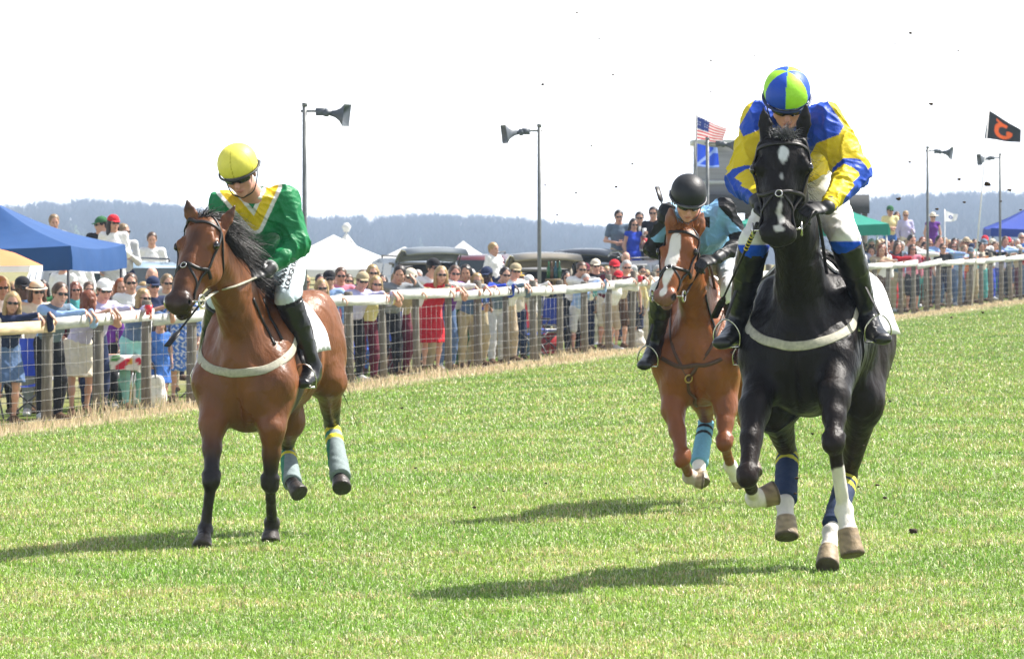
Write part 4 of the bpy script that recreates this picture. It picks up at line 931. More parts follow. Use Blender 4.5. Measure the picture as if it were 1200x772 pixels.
def hand_sdf(s, w, d, n, th, k=1.0, curl=.9):
    """palm and five bent fingers; w wrist, d direction of the hand, n back of the hand, th towards the thumb"""
    d = nrm(d); n = nrm(n - (n @ d) * d); t = nrm(np.cross(d, n)); t = t if t @ th > 0 else -t
    s.seg(w, w + d * .045 * k, (.024 * k, .017 * k), (.036 * k, .014 * k), k=.012, side=t); s.seg(w + d * .045 * k, w + d * .085 * k, (.037 * k, .014 * k), (.036 * k, .012 * k), k=.008, side=t)
    for i, (o, l_) in enumerate(((.028, .92), (.010, 1.0), (-.009, .94), (-.027, .76))):
        p = w + d * .088 * k + t * o * k; a = 0.0
        for j, sl in enumerate((.040, .027, .021)):
            a += curl * (.75 if j == 0 else 1.0); v = d * math.cos(a) - n * math.sin(a); q = p + v * sl * l_ * k
            s.seg(p, q, (.0088 - .0008 * j) * k, (.0082 - .001 * j) * k, k=.003); p = q
    p = w + d * .025 * k + t * .028 * k; v = nrm(d * .55 + t * .75 - n * .25)
    q = p + v * .038 * k; s.seg(p, q, .012 * k, .0105 * k, k=.008); v2 = nrm(d * .9 + t * .1 - n * .5); s.seg(q, q + v2 * .032 * k, .0105 * k, .008 * k, k=.004)
def torso(s, J, k, x=0.):
    r = J['r']
    s.seg(J['chest'], J['waist'], ((.158 + x) * k, (.112 + x) * k), ((.130 + x) * k, (.10 + x) * k), k=.06, side=r)
    s.seg(J['neck'] - (J['neck'] - J['chest']) * .24, J['chest'], ((.090 + x * .4) * k, (.058 + x * .4) * k), ((.158 + x) * k, (.112 + x) * k), k=.06, side=r)
    for q in ('l', 'r'): s.seg(J['neck'] * .6 + J['chest'] * .4, J['sh' + q], (.06 + x) * k, (.058 + x) * k, k=.05)
def pelvis(s, J, k, x=0.): 
    s.seg(J['waist'], J['pelvis'], ((.130 + x) * k, (.10 + x) * k), ((.155 + x) * k, (.115 + x) * k), k=.06, side=J['r'])
def arm(s, J, q, k, x=0., end=1.0, puff=0.):
    sh, el, wr = J['sh' + q], J['el' + q], J['wr' + q]
    s.seg(sh, el, (.050 + x + puff) * k, (.041 + x + puff) * k, k=.03)
    s.seg(el, el + (wr - el) * end, (.041 + x + puff) * k, (.041 + (.028 - .041) * end + x) * k, k=.03)
def leg(s, J, q, k, x=0., a=0, b=1., xk=0.):
    hp, kn, an = J['hp' + q], J['kn' + q], J['an' + q]
    s.seg(hp, kn, (.084 + x) * k, (.056 + x + xk) * k, k=.05)
    if b > 0:
        m = kn + (an - kn) * .35; e = kn + (an - kn) * b
        if b > .35: s.seg(kn, m, (.056 + x + xk) * k, (.054 + x + xk) * k, k=.03); s.seg(m, e, (.054 + x + xk) * k, (.054 - (.020) * (b - .35) / .65 + x + xk) * k, k=.03)
        else: s.seg(kn, e, (.056 + x) * k, (.054 + x) * k, k=.03)
def foot(s, an, toe, k, x=0.):
    d = toe - an; d = d * .95; heel = an - nrm(A3(d[0], d[1], 0)) * .035 * k - A3(0, 0, .045 * k)
    s.seg(heel, toe, (.034 * k + x, .034 * k + x), (.040 * k + x, .022 * k + x), k=.03, side=nrm(np.cross(d, A3(0, 0, 1)))); s.seg(an, heel + (toe - heel) * .45, .036 * k + x, .034 * k + x, k=.04)

def jockey(sp):
    k = sp['k']; J = sp['J']; J['r'] = nrm(J['shr'] - J['shl'])
    R = root_of('person', sp['base'], sp['label'], 'person', 'jockeys'); fr = head_frame(sp['face'], sp.get('roll', 0)); hc = J['head']
    b = SDF(); add_head(b, hc, fr, k, J['neck']); torso(b, J, k, -.012); pelvis(b, J, k, -.012)
    for q in 'lr': arm(b, J, q, k, -.004); leg(b, J, q, k, -.008)
    V, Fq = b.mesh(.0085); n0 = len(V); Vs = [V]; Fs = [Fq]; G_ = MB()
    hs_ = SDF()
    for q, (hd_, hn, ht) in (('l', sp['handl']), ('r', sp['handr'])):
        h1 = SDF(); hand_sdf(h1, J['wr' + q], hd_, hn, ht, k * 1.12); v, f = h1.mesh(.0045); 
        glove = SDF(); hand_sdf(glove, J['wr' + q], hd_, hn, ht, k * 1.12); glove.seg(J['wr' + q], J['wr' + q] + nrm(J['el' + q] - J['wr' + q]) * .04, .034 * k, .036 * k, k=.01)
        gv, gf = glove.mesh(.0045, off=.0022); mk('glove', gv, gf, M['rubber'], R)
        Vs.append(v); Fs.append(f + sum(len(x) for x in Vs[:-1]))
    V = np.concatenate(Vs); Fq = np.concatenate(Fs); C = np.tile(np.array(SKIN[sp.get('skin', 'pink')]), (len(V), 1)); C = face_col(V, C, hc, fr, k)
    mk('body', V, Fq, M['skin'], R, col=C)
    # racing silks
    t = SDF(); torso(t, J, k, sp.get('tx', .022)); t.seg(J['waist'], J['pelvis'], (.15 * k, .12 * k), (.16 * k, .12 * k), k=.06, side=J['r'])
    t.seg(J['neck'], J['neck'] + nrm(hc - J['neck']) * .03, .072 * k, .066 * k, k=.02)
    for q in 'lr': arm(t, J, q, k, .012, end=.93, puff=sp.get('puff', .012))
    t.plane(J['waist'] * .25 + J['pelvis'] * .75, nrm(J['pelvis'] - J['waist'])); t.disp = folds(.013, 13, sp.get('seed', 0))
    V, Fq = t.mesh(.005, sm=3); mk('racing_silks', V, Fq, M['silk'], R, col=sp['silk'](V, J, k))
    # breeches
    t = SDF(); pelvis(t, J, k, .004)
    for q in 'lr': leg(t, J, q, k, .016, b=.15)
    t.disp = folds(.006, 16, 5); V, Fq = t.mesh(.0065, sm=2); mk('breeches', V, Fq, M['cloth'], R, col=sp['breech'](V, J, k))
    for q in 'lr':
        t = SDF(); kn, an = J['kn' + q], J['an' + q]; a = kn + (an - kn) * .06; m = kn + (an - kn) * .4
        t.seg(a, m, .077 * k, .069 * k, k=.02, e=.01); t.seg(m, an, .069 * k, .046 * k, k=.02); foot(t, an, J['to' + q], k, .010); t.disp = folds(.0028, 24, 9)
        V, Fq = t.mesh(.008); bo = mk('riding_boot', V, Fq, M['boot'], R)
        toe = J['to' + q]; heel = an - A3(0, 0, .05); so_ = an * .35 + toe * .65 - A3(0, 0, .055 * k); sr = MB(); fwd = nrm(toe - heel); sd_ = nrm(np.cross(fwd, A3(0, 0, 1))); upv = np.cross(sd_, fwd)
        top = so_ + upv * .135 * k
        sr.tube([so_ - sd_ * .058 * k, so_ + sd_ * .058 * k], .011 * k, 6, flat=.6); sr.tube(spline([so_ - sd_ * .06 * k, so_ - sd_ * .064 * k + upv * .06 * k, so_ - sd_ * .04 * k + upv * .11 * k, top, so_ + sd_ * .04 * k + upv * .11 * k, so_ + sd_ * .064 * k + upv * .06 * k, so_ + sd_ * .06 * k], 5), .0045 * k, 6)
        sp['stirrups'].append((sr, top, kn, sp['horse']))
    # helmet with silk cover, peak, chin strap
    f, r, u = fr; p = lambda a, b_, d: hc + (r * a + f * b_ + u * d) * k
    t = SDF(); t.ell(p(0, -.015, .062), (.110 * k, .128 * k, .105 * k), (r, f, u), k=.02); t.plane(p(0, 0, .018), -(u - f * .10))
    if sp.get('peak'): t.seg(p(-.05, .09, .022), p(.05, .09, .022), (.05 * k, .009 * k), k=.02, side=f)
    V, Fq = t.mesh(.0065); hl = mk('helmet', V, Fq, M['helmet'], R, col=sp['cap'](V, p, (r, f, u), k))
    b_ = MB(); n = 36; pts = [p(.112 * math.cos(a), -.015 + .13 * math.sin(a), .022) for a in np.linspace(0, 2 * math.pi, n + 1)]
    b_.tube(pts, .0065 * k, 6); b_.ell = 0
    for q in (-1, 1): b_.tube(spline([p(q * .10, -.03, .02), p(q * .088, .0, -.04), p(q * .06, .04, -.095), p(0, .055, -.118)], 6), .007 * k, 6, flat=.5)
    if sp['bandcol'] is not None: b_.build('helmet_band', mat('helmet_band', sp['bandcol'], .5), hl, smooth=True)
    # goggles
    g = MB(); L_ = 16; fr_ = []; 
    for i in range(L_ + 1):
        a = (i / L_ - .5) * 2.1; fr_.append((math.sin(a) * .082, math.cos(a) * .098 + .004))
    v = []; 
    for (x, y) in fr_:
        for z, o in ((.036, -.004), (.030, .008), (-.006 if abs(x) > .012 else .004, .008), (-.014 if abs(x) > .012 else .0, -.004)): v.append(p(x * (1 + o * 4), y + o, z))
    fc = [(i * 4 + j, (i + 1) * 4 + j, (i + 1) * 4 + j + 1, i * 4 + j + 1) for i in range(L_) for j in range(3)]
    g.add(v, fc); go = g.build('goggles', M['lens'], R, smooth=True)
    sb = MB(); sb.tube([p(x, y, .016) for x, y in [fr_[0], (-.108, -.03), (-.10, -.09), (0, -.145), (.10, -.09), (.108, -.03), fr_[-1]]], .010 * k, 6, flat=.4); sb.build('goggle_strap', M['rubber'], go, smooth=True)
    return R, fr

def poly_in(px, py, poly):
    ins = np.zeros(len(px), bool); n = len(poly)
    for i in range(n):
        x1, y1 = poly[i]; x2, y2 = poly[(i + 1) % n]
        c = ((y1 > py) != (y2 > py)) & (px < (x2 - x1) * (py - y1) / ((y2 - y1) if y2 != y1 else 1e-9) + x1); ins ^= c
    return ins
def pld(px, py, pts):
    d = np.full(len(px), 1e9)
    for (x1, y1), (x2, y2) in zip(pts[:-1], pts[1:]):
        dx, dy = x2 - x1, y2 - y1; t = np.clip(((px - x1) * dx + (py - y1) * dy) / (dx * dx + dy * dy), 0, 1); d = np.minimum(d, np.hypot(px - x1 - t * dx, py - y1 - t * dy))
    return d
GRN, YEL, BLU, WHT, LBL, BLK = np.array((.004, .21, .065)), np.array((.80, .58, .008)), np.array((.012, .075, .52)), np.array((.80, .80, .79)), np.array((.22, .46, .72)), np.array((.007, .007, .009))
def silk_green(V, J, k):
    px, py = PX(V); C = np.tile(GRN, (len(V), 1)); d = pld(px, py, [(263, 222), (299, 264), (320, 218)]); fr = V[:, 1] < J['chest'][1] + .1
    C[(d < 10.5) & fr] = WHT; C[(d < 6) & fr] = YEL
    n = J['neck']; e = np.linalg.norm(V - n, axis=1); m = (e < .13) & (V[:, 2] > n[2] - .01) & ~((d < 12) & fr); C[m] = WHT * .95
    e = np.linalg.norm(V - J['wrr'], axis=1); C[e < .080] = WHT; e = np.linalg.norm(V - J['wrl'], axis=1); C[e < .080] = WHT
    return C
def silk_blue_yellow(V, J, k):
    px, py = PX(V); C = np.tile(YEL * [.98, 1.03, 1], (len(V), 1))
    yoke = poly_in(px, py, [(893, 90), (886, 114), (866, 149), (871, 160), (893, 151), (903, 196), (945, 190), (957, 168), (983, 158), (989, 148), (972, 122), (955, 90)])
    C[yoke] = BLU
    for q in 'lr':
        d, t = segd(V, J['sh' + q], J['el' + q]); d2, t2 = segd(V, J['el' + q], J['wr' + q]); on = np.minimum(d, d2) < .12
        outw = (V - J['el' + q]) @ (nrm(J['el' + q] - J['sh' + ('r' if q == 'l' else 'l')]) )
        C[on & (t > .6) & (outw > .075)] = BLU; C[on & (t2 > .03) & (t2 < .20) & (d2 < d)] = BLU; C[on & (t2 >= .2) & (t2 < .45) & (outw > .06) & (d2 < d)] = BLU
    e = np.abs(V[:, 2] - J['waist'][2]); 
    return C
def silk_lightblue(V, J, k):
    px, py = PX(V); C = np.tile(LBL, (len(V), 1))
    for q in 'lr':
        d, t = segd(V, J['sh' + q], J['el' + q]); d2, _ = segd(V, J['el' + q], J['wr' + q])
        tor = (V - J['sh' + q]) @ nrm(J['sh' + q] - J['chest']); C[(np.minimum(d, d2) < .105) & (tor > .012) ] = BLK; C[(d2 < .09)] = BLK
    C[poly_in(px, py, [(823, 255), (832, 254), (832, 267), (823, 265)])] = BLK
    return C
def breech_plain(c):
    def f(V, J, k): return np.tile(np.array(c, float), (len(V), 1))
    return f
def breech_blue(V, J, k):
    C = np.tile(WHT * .94, (len(V), 1))
    for q in 'lr':
        d, t = segd(V, J['hp' + q], J['kn' + q]); C = mixc(C, (.01, .08, .62), (d < .2) * sst((J['kn' + q][2] - .008 - V[:, 2]) / .008))
    return C
def breech_green(V, J, k):
    C = np.tile(np.array((.60, .68, .74)), (len(V), 1))
    for q in 'lr':
        d, t = segd(V, J['kn' + q], J['an' + q]); C[(t > .005) & (d < .11)] = (.02, .02, .022)
    return C
def cap_yellow(V, p, ax, k):
    C = np.tile(np.array((.82, .75, .10)), (len(V), 1)); q = (V - p(0, 0, 0)); x = q @ ax[0]; y = q @ ax[1]
    C[(np.abs(np.mod(np.arctan2(x, y + .01) * 3 / math.pi + .5, 1) - .5) < .018)] = (.5, .44, .02)
    return C
def cap_quarters(V, p, ax, k):
    q = V - p(0, -.015, 0); a = np.mod(np.arctan2(q @ ax[0], q @ ax[1]) - .10, 2 * math.pi); s6 = np.floor(a / (math.pi / 3)).astype(int)
    C = np.where((s6 % 2 == 1)[:, None], np.array((.38, .80, .035)), BLU); C[(q @ ax[2] < .036 * k)] = BLU; return C
def cap_black(V, p, ax, k): return np.tile(np.array((.013, .014, .016)), (len(V), 1))
stirrups = []
def JJ(head, neck, chest, waist, pel, sh, el, wr, hp, kn, an, to):
    d = dict(head=P(*head), neck=P(*neck), chest=P(*chest), waist=P(*waist), pelvis=P(*pel))
    for n_, v in (('sh', sh), ('el', el), ('wr', wr), ('hp', hp), ('kn', kn), ('an', an), ('to', to)): d[n_ + 'l'] = P(*v[0]); d[n_ + 'r'] = P(*v[1])
    return d
J1 = JJ((281, 204, 33.62), (296, 232, 33.86), (301, 254, 33.98), (309, 276, 34.25), (318, 294, 34.5),
        [(262, 240, 33.82), (333, 234, 33.95)], [(246, 286, 33.8), (347, 286, 33.9)], [(262, 320, 33.62), (312, 319, 33.72)],
        [(300, 300, 34.45), (340, 300, 34.45)], [(258, 352, 34.05), (338, 350, 33.88)], [(240, 428, 34.45), (366, 430, 34.02)], [(236, 448, 34.2), (354, 449, 33.85)])
R1, fr1 = jockey(dict(J=J1, k=1.08, base=P(318, 300, 34.4), face=(-.16, -.90, -.50), roll=-.16, handl=(A3(.1, -.6, -.4), A3(0, -.5, .8), A3(1, 0, 0)), handr=(A3(-.75, -.5, -.15), A3(-.1, -.6, .7), A3(-.5, -.2, .6)),
     silk=silk_green, breech=breech_green, cap=cap_yellow, bandcol=(.03, .03, .03), puff=.022, seed=1, stirrups=stirrups, horse=RB,
     label='jockey in green silks with a yellow V, yellow helmet cover, on the bay horse'))
J2 = JJ((922, 121, 30.40), (928, 140, 30.66), (931, 158, 30.78), (936, 180, 31.0), (942, 204, 31.2),
        [(892, 141, 30.62), (968, 143, 30.62)], [(872, 210, 30.5), (999, 201, 30.5)], [(889, 238, 30.2), (970, 243, 30.18)],
        [(922, 215, 31.15), (964, 215, 31.15)], [(884, 284, 30.75), (990, 280, 30.72)], [(864, 376, 31.05), (1017, 368, 31.0)], [(846, 402, 30.75), (1034, 397, 30.72)])
R2, fr2 = jockey(dict(J=J2, k=1.14, base=P(942, 215, 31.1), face=(.0, -.85, -.58), roll=.0, handl=(A3(.5, -.6, -.1), A3(0, -.4, .9), A3(0, -.5, .6)), handr=(A3(-.75, -.5, -.1), A3(.1, -.5, .8), A3(-.3, -.5, .6)),
     silk=silk_blue_yellow, breech=breech_blue, cap=cap_quarters, bandcol=(.015, .03, .10), puff=.032, seed=4, stirrups=stirrups, horse=RK,
     label='jockey in yellow and blue silks, blue and lime helmet, on the black horse'))
J3 = JJ((806, 236, 37.05), (814, 256, 37.28), (820, 270, 37.38), (829, 286, 37.62), (840, 300, 37.85),
        [(784, 252, 37.25), (849, 246, 37.3)], [(766, 292, 37.35), (869, 285, 37.3)], [(788, 306, 37.3), (840, 303, 37.05)],
        [(824, 304, 37.8), (856, 304, 37.8)], [(776, 342, 37.4), (858, 342, 37.35)], [(768, 402, 37.7), (868, 404, 37.65)], [(755, 428, 37.4), (872, 424, 37.4)])
R3, fr3 = jockey(dict(J=J3, k=1.06, base=P(840, 304, 37.8), face=(.08, -.85, -.52), roll=.06, handl=(A3(.3, -.7, .1), A3(-.2, -.4, .8), A3(0, 0, 1)), handr=(A3(-.75, -.5, -.2), A3(-.1, -.6, .7), A3(-.5, -.2, .6)),
     silk=silk_lightblue, breech=breech_plain((.78, .79, .80)), cap=cap_black, bandcol=(.10, .10, .11), puff=.004, tx=.016, seed=7, stirrups=stirrups, horse=RC,
     label='jockey in light blue silks with black sleeves and a black helmet on the chestnut'))

# tack: bridles, reins, girths, saddles, stirrups
near = lambda bv, x, y: hit(bv, x, y) + A3(0, -.018, 0)
bd = lambda L, z=0, f=.46: [L(-.05, -.34, 1.42 + z), L(.15, -.36, 1.28 + z), L(f - .06, -.22, 1.15 + z), L(f + .1, 0, 1.09 + z), L(f - .06, .22, 1.15 + z), L(.15, .36, 1.28 + z), L(-.05, .34, 1.42 + z)]
tack(RB, bvB, LB, HB, frB, bay, None, bd(LB, .06), [(1, [near(bvB, 253, 342), near(bvB, 266, 338), near(bvB, 279, 334), J1['wrr'] + A3(-.06, -.07, -.03)]), (-1, [P(232, 350, 33.2), J1['wrl'] + A3(0, -.05, -.05), LB(.1, -.1, 1.55)])], 'strapwhite', .014)
tack(RC, bvC, LC, HC, frC, chs, True, bd(LC, -.02), [(1, [near(bvC, 812, 330), J3['wrr'] + A3(-.06, -.06, -.03), LC(.1, .1, 1.55)]), (-1, [P(782, 345, 37.0), J3['wrl'] + A3(.02, -.06, -.05), LC(.1, -.1, 1.55)])])
tack(RK, bvK, LK, HK, frK, blk, None, bd(LK, .06), [(1, [P(945, 262, 29.98), J2['wrr'] + A3(-.06, -.06, -.03), LK(.1, .12, 1.55)]), (-1, [P(892, 265, 30.1), J2['wrl'] + A3(.02, -.05, -.06), LK(.1, -.12, 1.55)])])
def yoke(R, bv, rows):
    for pts in rows:
        q = [hit(bv, *p_) for p_ in pts]; q = [x_ for x_ in q if x_ is not None]
        if len(q) > 1: m = MB(); strap(m, bv, q, .020, .005, .004); m.build('neck_strap', M['leather'], R)
yoke(RB, bvB, [[(322, 404), (312, 385), (303, 366), (296, 350)], [(330, 398), (322, 382), (314, 366), (308, 350)]])
yoke(RK, bvK, [[(980, 322), (974, 308), (968, 296), (964, 284)], [(888, 338), (889, 322), (893, 308)]])
yoke(RC, bvC, [[(838, 398), (836, 380), (830, 362), (826, 346)]])
saddle(RB, bvB, LB, bay, (.72, .73, .74)); saddle(RC, bvC, LC, chs, (.70, .70, .72)); saddle(RK, bvK, LK, blk, (.82, .82, .82), (-.66, -.10, 1.55, .07, .07))
for sr, top, kn, hr in stirrups:
    so_ = sr.build('stirrup', M['metal'], hr, smooth=True); lt = MB(); lt.tube(spline([top, top * .5 + kn * .5 + A3(0, .10, 0), kn + A3(0, .22, .05)], 6), .013, 6, flat=.25); lt.build('stirrup_leather', M['leather'], so_)
def stripes(base, side, st, w=.03):
    def f(t, V, a, b):
        C = np.tile(np.array(base, float), (len(V), 1)); x = (V - a)[:, 0]; C[x < side[0]] = side[1]
        for c0, c in st: C[np.abs(t - c0) < w] = c
        return C
    return f
def lb(R, sp, i, t0, t1, cols, r0=.046, r1=.053):
    k, f_ = sp['legs'][i]['p'][1], sp['legs'][i]['p'][2]; g = sp['legs'][i].get('g', 1); h = nrm(A3(*sp['h'], 0)); legband('leg_bandage', R, k + (f_ - k) * t0, k + (f_ - k) * t1, r0 * g, r1 * g, cols, np.cross(A3(0, 0, 1), h))
gy = stripes((.22, .28, .28), (-.012, (.02, .22, .12)), [(.07, (.78, .68, .02)), (.25, (.78, .68, .02))], .045)
lb(RB, bay, 2, .12, 1.06, gy, .052, .064); lb(RB, bay, 3, .10, 1.10, gy, .052, .066)
nv = stripes((.012, .03, .085), (-9, 0), [(.04, (.6, .55, .05)), (.18, (.6, .55, .05))], .04)
lb(RK, blk, 2, .08, .92, nv, .058, .060); lb(RK, blk, 3, .12, .86, nv, .058, .058)
lb(RC, chs, 2, .06, .94, stripes((.17, .42, .56), (-9, 0), [(.20, BLK), (.36, BLK)], .035), .056, .060)
# whips
def whip(a, b, label, wraps=None):
    o = MB(); a = np.asarray(a); b = np.asarray(b); d = b - a
    o.tube([a, a + d * .28, a + d * .30, a + d * .8], [.013, .011, .007, .0055], 8); o.tube([a + d * .78, a + d * .82, b], [.012, .024, .024], 8, flat=.35)
    if wraps:
        for t in np.linspace(.10, .26, 6): o.tube([a + d * t, a + d * (t + .008)], .0135, 8, mi=1)
    w = o.build('whip', None, None, smooth=True, mats=[M['leather'], mat('yellow_mark', (.7, .55, .05), .5)], loc=a); tag(w, label, 'whip')
whip(J1['wrl'] + A3(-.02, -.10, -.04), P(196, 405, 33.0), 'short black whip held by the jockey in green beside the bay horse')
whip(P(794, 300, 37.22), P(770, 219, 37.35), 'black whip held upright by the jockey in light blue silks')
whip(P(888, 262, 30.25), P(837, 372, 30.75), 'black whip with yellow marks hanging from the hand of the blue and yellow jockey', True)

# manes, forelocks, tails
def mane(R, L, fr, sp, n, ln, wind, fly, color, sag=.4):
    rt, dr, le, c = make_mane(R, L, None, fr, sp, color, n, ln, fly, wind); cc = np.array(color) * rng.uniform(.6, 1.5, (n, 1))
    hair('mane', rt, dr, le, .0026, cc, M['hair'], R, sag=sag, curl=.03)
def forelock(R, sp, fr, n, ln, dr, color, fly=.5, spread=.03):
    poll = sp['poll']; h, l, up, hd, hs, hf, K, HW = fr; rt = poll + hf * .07 + hd * .01 + rng.normal(size=(n, 3)) * spread * np.array([1, .4, .4]); cc = np.array(color) * rng.uniform(.5, 1.4, (n, 1))
    hair('forelock', rt, dr + rng.normal(size=(n, 3)) * fly, ln * rng.uniform(.6, 1.3, n), .0028, cc, M['hair'], R, sag=.3, curl=.02)
def tail(R, L, sp, n, color):
    b = L(-1.14, 0, 1.36); cc = np.array(color) * rng.uniform(.6, 1.4, (n, 1)); dr = -nrm(A3(*sp['h'], 0)) + rng.normal(size=(n, 3)) * .16
    hair('tail', b + rng.normal(size=(n, 3)) * .02, dr, rng.uniform(.5, .85, n), .005, cc, M['hair'], R, sag=.55, curl=.05, seg=7)
mane(RB, LB, frB, bay, 1500, .26, A3(.75, .55, -.05), .33, (.016, .013, .012)); forelock(RB, bay, frB, 90, .12, A3(.5, .5, .5), (.016, .013, .012), .3, .02)
mane(RC, LC, frC, chs, 600, .13, A3(.5, .5, .5), .4, (.30, .10, .035)); forelock(RC, chs, frC, 120, .07, A3(0, .1, .7), (.42, .16, .055), .35)
mane(RK, LK, frK, blk, 700, .16, A3(.5, .6, .1), .4, (.012, .010, .010)); forelock(RK, blk, frK, 200, .085, A3(0, -.2, .75), (.12, .12, .13), .42, .024)
tail(RB, LB, bay, 250, (.015, .012, .011)); tail(RC, LC, chs, 200, (.25, .09, .03)); tail(RK, LK, blk, 250, (.02, .018, .018))

# lettering on the breeches of the jockey in green
_br = [o for o in R1.children if o.name.startswith('breeches')][0]
_v = np.zeros(len(_br.data.vertices) * 3, np.float32); _br.data.vertices.foreach_get('co', _v); _v = _v.reshape(-1, 3) + origin(R1)
_bv = bvh_of(_v, [tuple(p.vertices) for p in _br.data.polygons])
def decal(name, txt, c, ang, size, m, root):
    cu = bpy.data.curves.new(name, 'FONT'); cu.body = txt; cu.size = size; cu.align_x = 'CENTER'; cu.align_y = 'CENTER'; cu.offset = .02 * size; cu.fill_mode = 'FRONT'
    o = bpy.data.objects.new(name, cu); SC.collection.objects.link(o); dg = bpy.context.evaluated_depsgraph_get(); me = bpy.data.meshes.new_from_object(o.evaluated_get(dg)); bpy.data.objects.remove(o)
    V = []; ok = True
    for v in me.vertices:
        x, y = v.co.x, v.co.y; px = c[0] + x * math.cos(ang) + y * math.sin(ang); py = c[1] + x * math.sin(ang) - y * math.cos(ang); h_ = hit(_bv, px, py)
        if h_ is None: h_ = V[-1] if V else P(px, py, 34)
        V.append(h_ + A3(.0, -.006, .001))
    f = [tuple(p.vertices) for p in me.polygons]; mk(name, np.array(V), f, m, root, smooth=False)
decal('lettering', 'WWW.', (333, 322), math.radians(-72), 8.5, M['rubber'], R1)
decal('lettering', 'LOUGHRAN', (343, 316), math.radians(-72), 8.5, M['rubber'], R1)
# ------------------------------------------------------------ the crowd
CO = dict(white=(.80, .80, .80), lilac=(.52, .50, .72), ltblue=(.30, .45, .75), blue=(.06, .17, .52), navy=(.018, .028, .075), denim=(.09, .15, .28), grey=(.22, .24, .26), black=(.015, .015, .018), red=(.55, .018, .03),
    pink=(.68, .22, .30), yellow=(.78, .70, .35), cream=(.66, .60, .48), khaki=(.40, .33, .21), tan=(.45, .36, .25), purple=(.13, .03, .26), teal=(.10, .42, .42), turq=(.28, .60, .58), royal=(.02, .06, .48), green=(.03, .13, .05), brown=(.10, .055, .03),
    orange=(.70, .20, .03), maroon=(.12, .015, .03), ltgrey=(.50, .51, .52), slate=(.13, .18, .24), gold=(.50, .34, .05))
HC = dict(blonde=(.36, .25, .115), brown=(.075, .040, .022), dark=(.018, .012, .010), grey=(.38, .37, .36), auburn=(.16, .045, .02), fair=(.22, .15, .08), red=(.30, .09, .03))
LABELS = set(); PPL = []
def person(px, top, dist, pose='rail', shirt='white', hair_='brown', style='short', hat=None, hatc='black', glass=True, skin='fair', low='jeans', lowc='navy', sleeve='long', label='', hold=None, look=None, vest=None, body=None, plat=0., kid=False, prints=False, Y=None, group='spectators along the fence'):
    if Y is None: g = fpt(px, dist); Y = g[1]
    else: g = G(px, Y)
    g = g + A3(0, 0, plat); s = F / Y; ztop = CZ - (top - HOR) / s; lean = pose in ('rail', 'railcup', 'railphone'); base = 1.74 if not lean else 1.62
    if hat: base += .03
    k = (ztop - g[2]) / base
    if k < .80 and not kid: k = .80
    if k > 1.12: g = g + A3(0, 0, (k - 1.12) * base); k = 1.12      # stands on something
    g[2] = ztop - base * k if not kid else g[2]
    if kid: k = (ztop - g[2]) / base
    fine = s > 70; vx = .0135 if fine else .019
    yaw = (body if body is not None else (.62 if lean else rng.uniform(-.1, .5)));  f = A3(math.sin(yaw), -math.cos(yaw), 0); r = A3(math.cos(yaw), math.sin(yaw), 0)
    # f: where the chest points; +yaw turns the body towards the track
    T = lambda a, b, z: g + (r * a + f * b) * k + A3(0, 0, z * k)
    lf = .16 if lean else 0.; dz = -.10 if lean else 0.
    J = dict(neck=T(0, lf, 1.47 + dz), chest=T(0, lf * .7, 1.27 + dz * .8), waist=T(0, lf * .15, 1.06 + dz * .3), pelvis=T(0, -.04 if lean else 0, .94), r=r)
    J['head'] = T(0, lf + (.09 if lean else .02), 1.60 + dz * 1.15)
    for q, sg in (('l', -1), ('r', 1)):
        J['sh' + q] = T(sg * .175, lf * .9, 1.40 + dz); J['hp' + q] = T(sg * .095, -.03 if lean else 0, .90); J['kn' + q] = T(sg * .11, .02 + .05 * sg * rng.uniform(0, 1), .49); J['an' + q] = T(sg * .12 + .0, -.03 + rng.uniform(-.06, .06), .09)
        J['to' + q] = J['an' + q] + (f * .17 + r * sg * .05) * k + A3(0, 0, -.055 * k)
        J['el' + q] = T(sg * .25, lf - .03, 1.12 + dz); J['wr' + q] = T(sg * .23, lf + .07, .88)
    hands = {}
    N3 = A3(FN[0], FN[1], 0); U3 = A3(FD[0], FD[1], 0); zr = -.32 + 1.15
    if lean:
        for q, sg in (('l', -1), ('r', 1)):
            o_ = (g - A3(FA[0], FA[1], 0)); t0 = o_ @ U3; sd_ = sg * (1 if r @ U3 < 0 else -1); w_ = A3(FA[0], FA[1], 0) + U3 * (t0 - sd_ * -.16 * -1 * 0 + (J['sh' + q] - g) @ U3 * .9) + N3 * .05; w_[2] = zr + .07
            reach = w_ - J['sh' + q]; L_ = np.linalg.norm(reach); mx = .53 * k
            if L_ > mx: w_ = J['sh' + q] + reach / L_ * mx
            J['wr' + q] = w_; m = (J['sh' + q] + w_) / 2; h_ = math.sqrt(max((.275 * k) ** 2 - (np.linalg.norm(w_ - J['sh' + q]) / 2) ** 2, .0004)); J['el' + q] = m + nrm(r * sg * .8 - A3(0, 0, .7)) * h_
            hands[q] = (nrm(N3 * .6 - A3(0, 0, .6)), nrm(N3 * .5 + A3(0, 0, .6)), U3 * (1 if sg > 0 else -1))
    if pose in ('cup', 'cup2', 'railcup'):
        q, sg = ('r', 1) if pose != 'cup2' else ('l', -1); J['el' + q] = T(sg * .24, lf + .02, 1.10 + dz); J['wr' + q] = T(sg * .10, lf + .26, 1.20 + dz)
    if pose == 'cross':
        for q, sg in (('l', -1), ('r', 1)): J['el' + q] = T(sg * .26, .04, 1.12); J['wr' + q] = T(-sg * .06, .20, 1.10 + .04 * sg)
    if pose in ('shade', 'railphone', 'shade2'):
        q, sg = ('r', 1) if pose != 'shade2' else ('l', -1); J['el' + q] = T(sg * .34, lf + .12, 1.38 + dz); J['wr' + q] = T(sg * .12, lf + .19, 1.58 + dz)
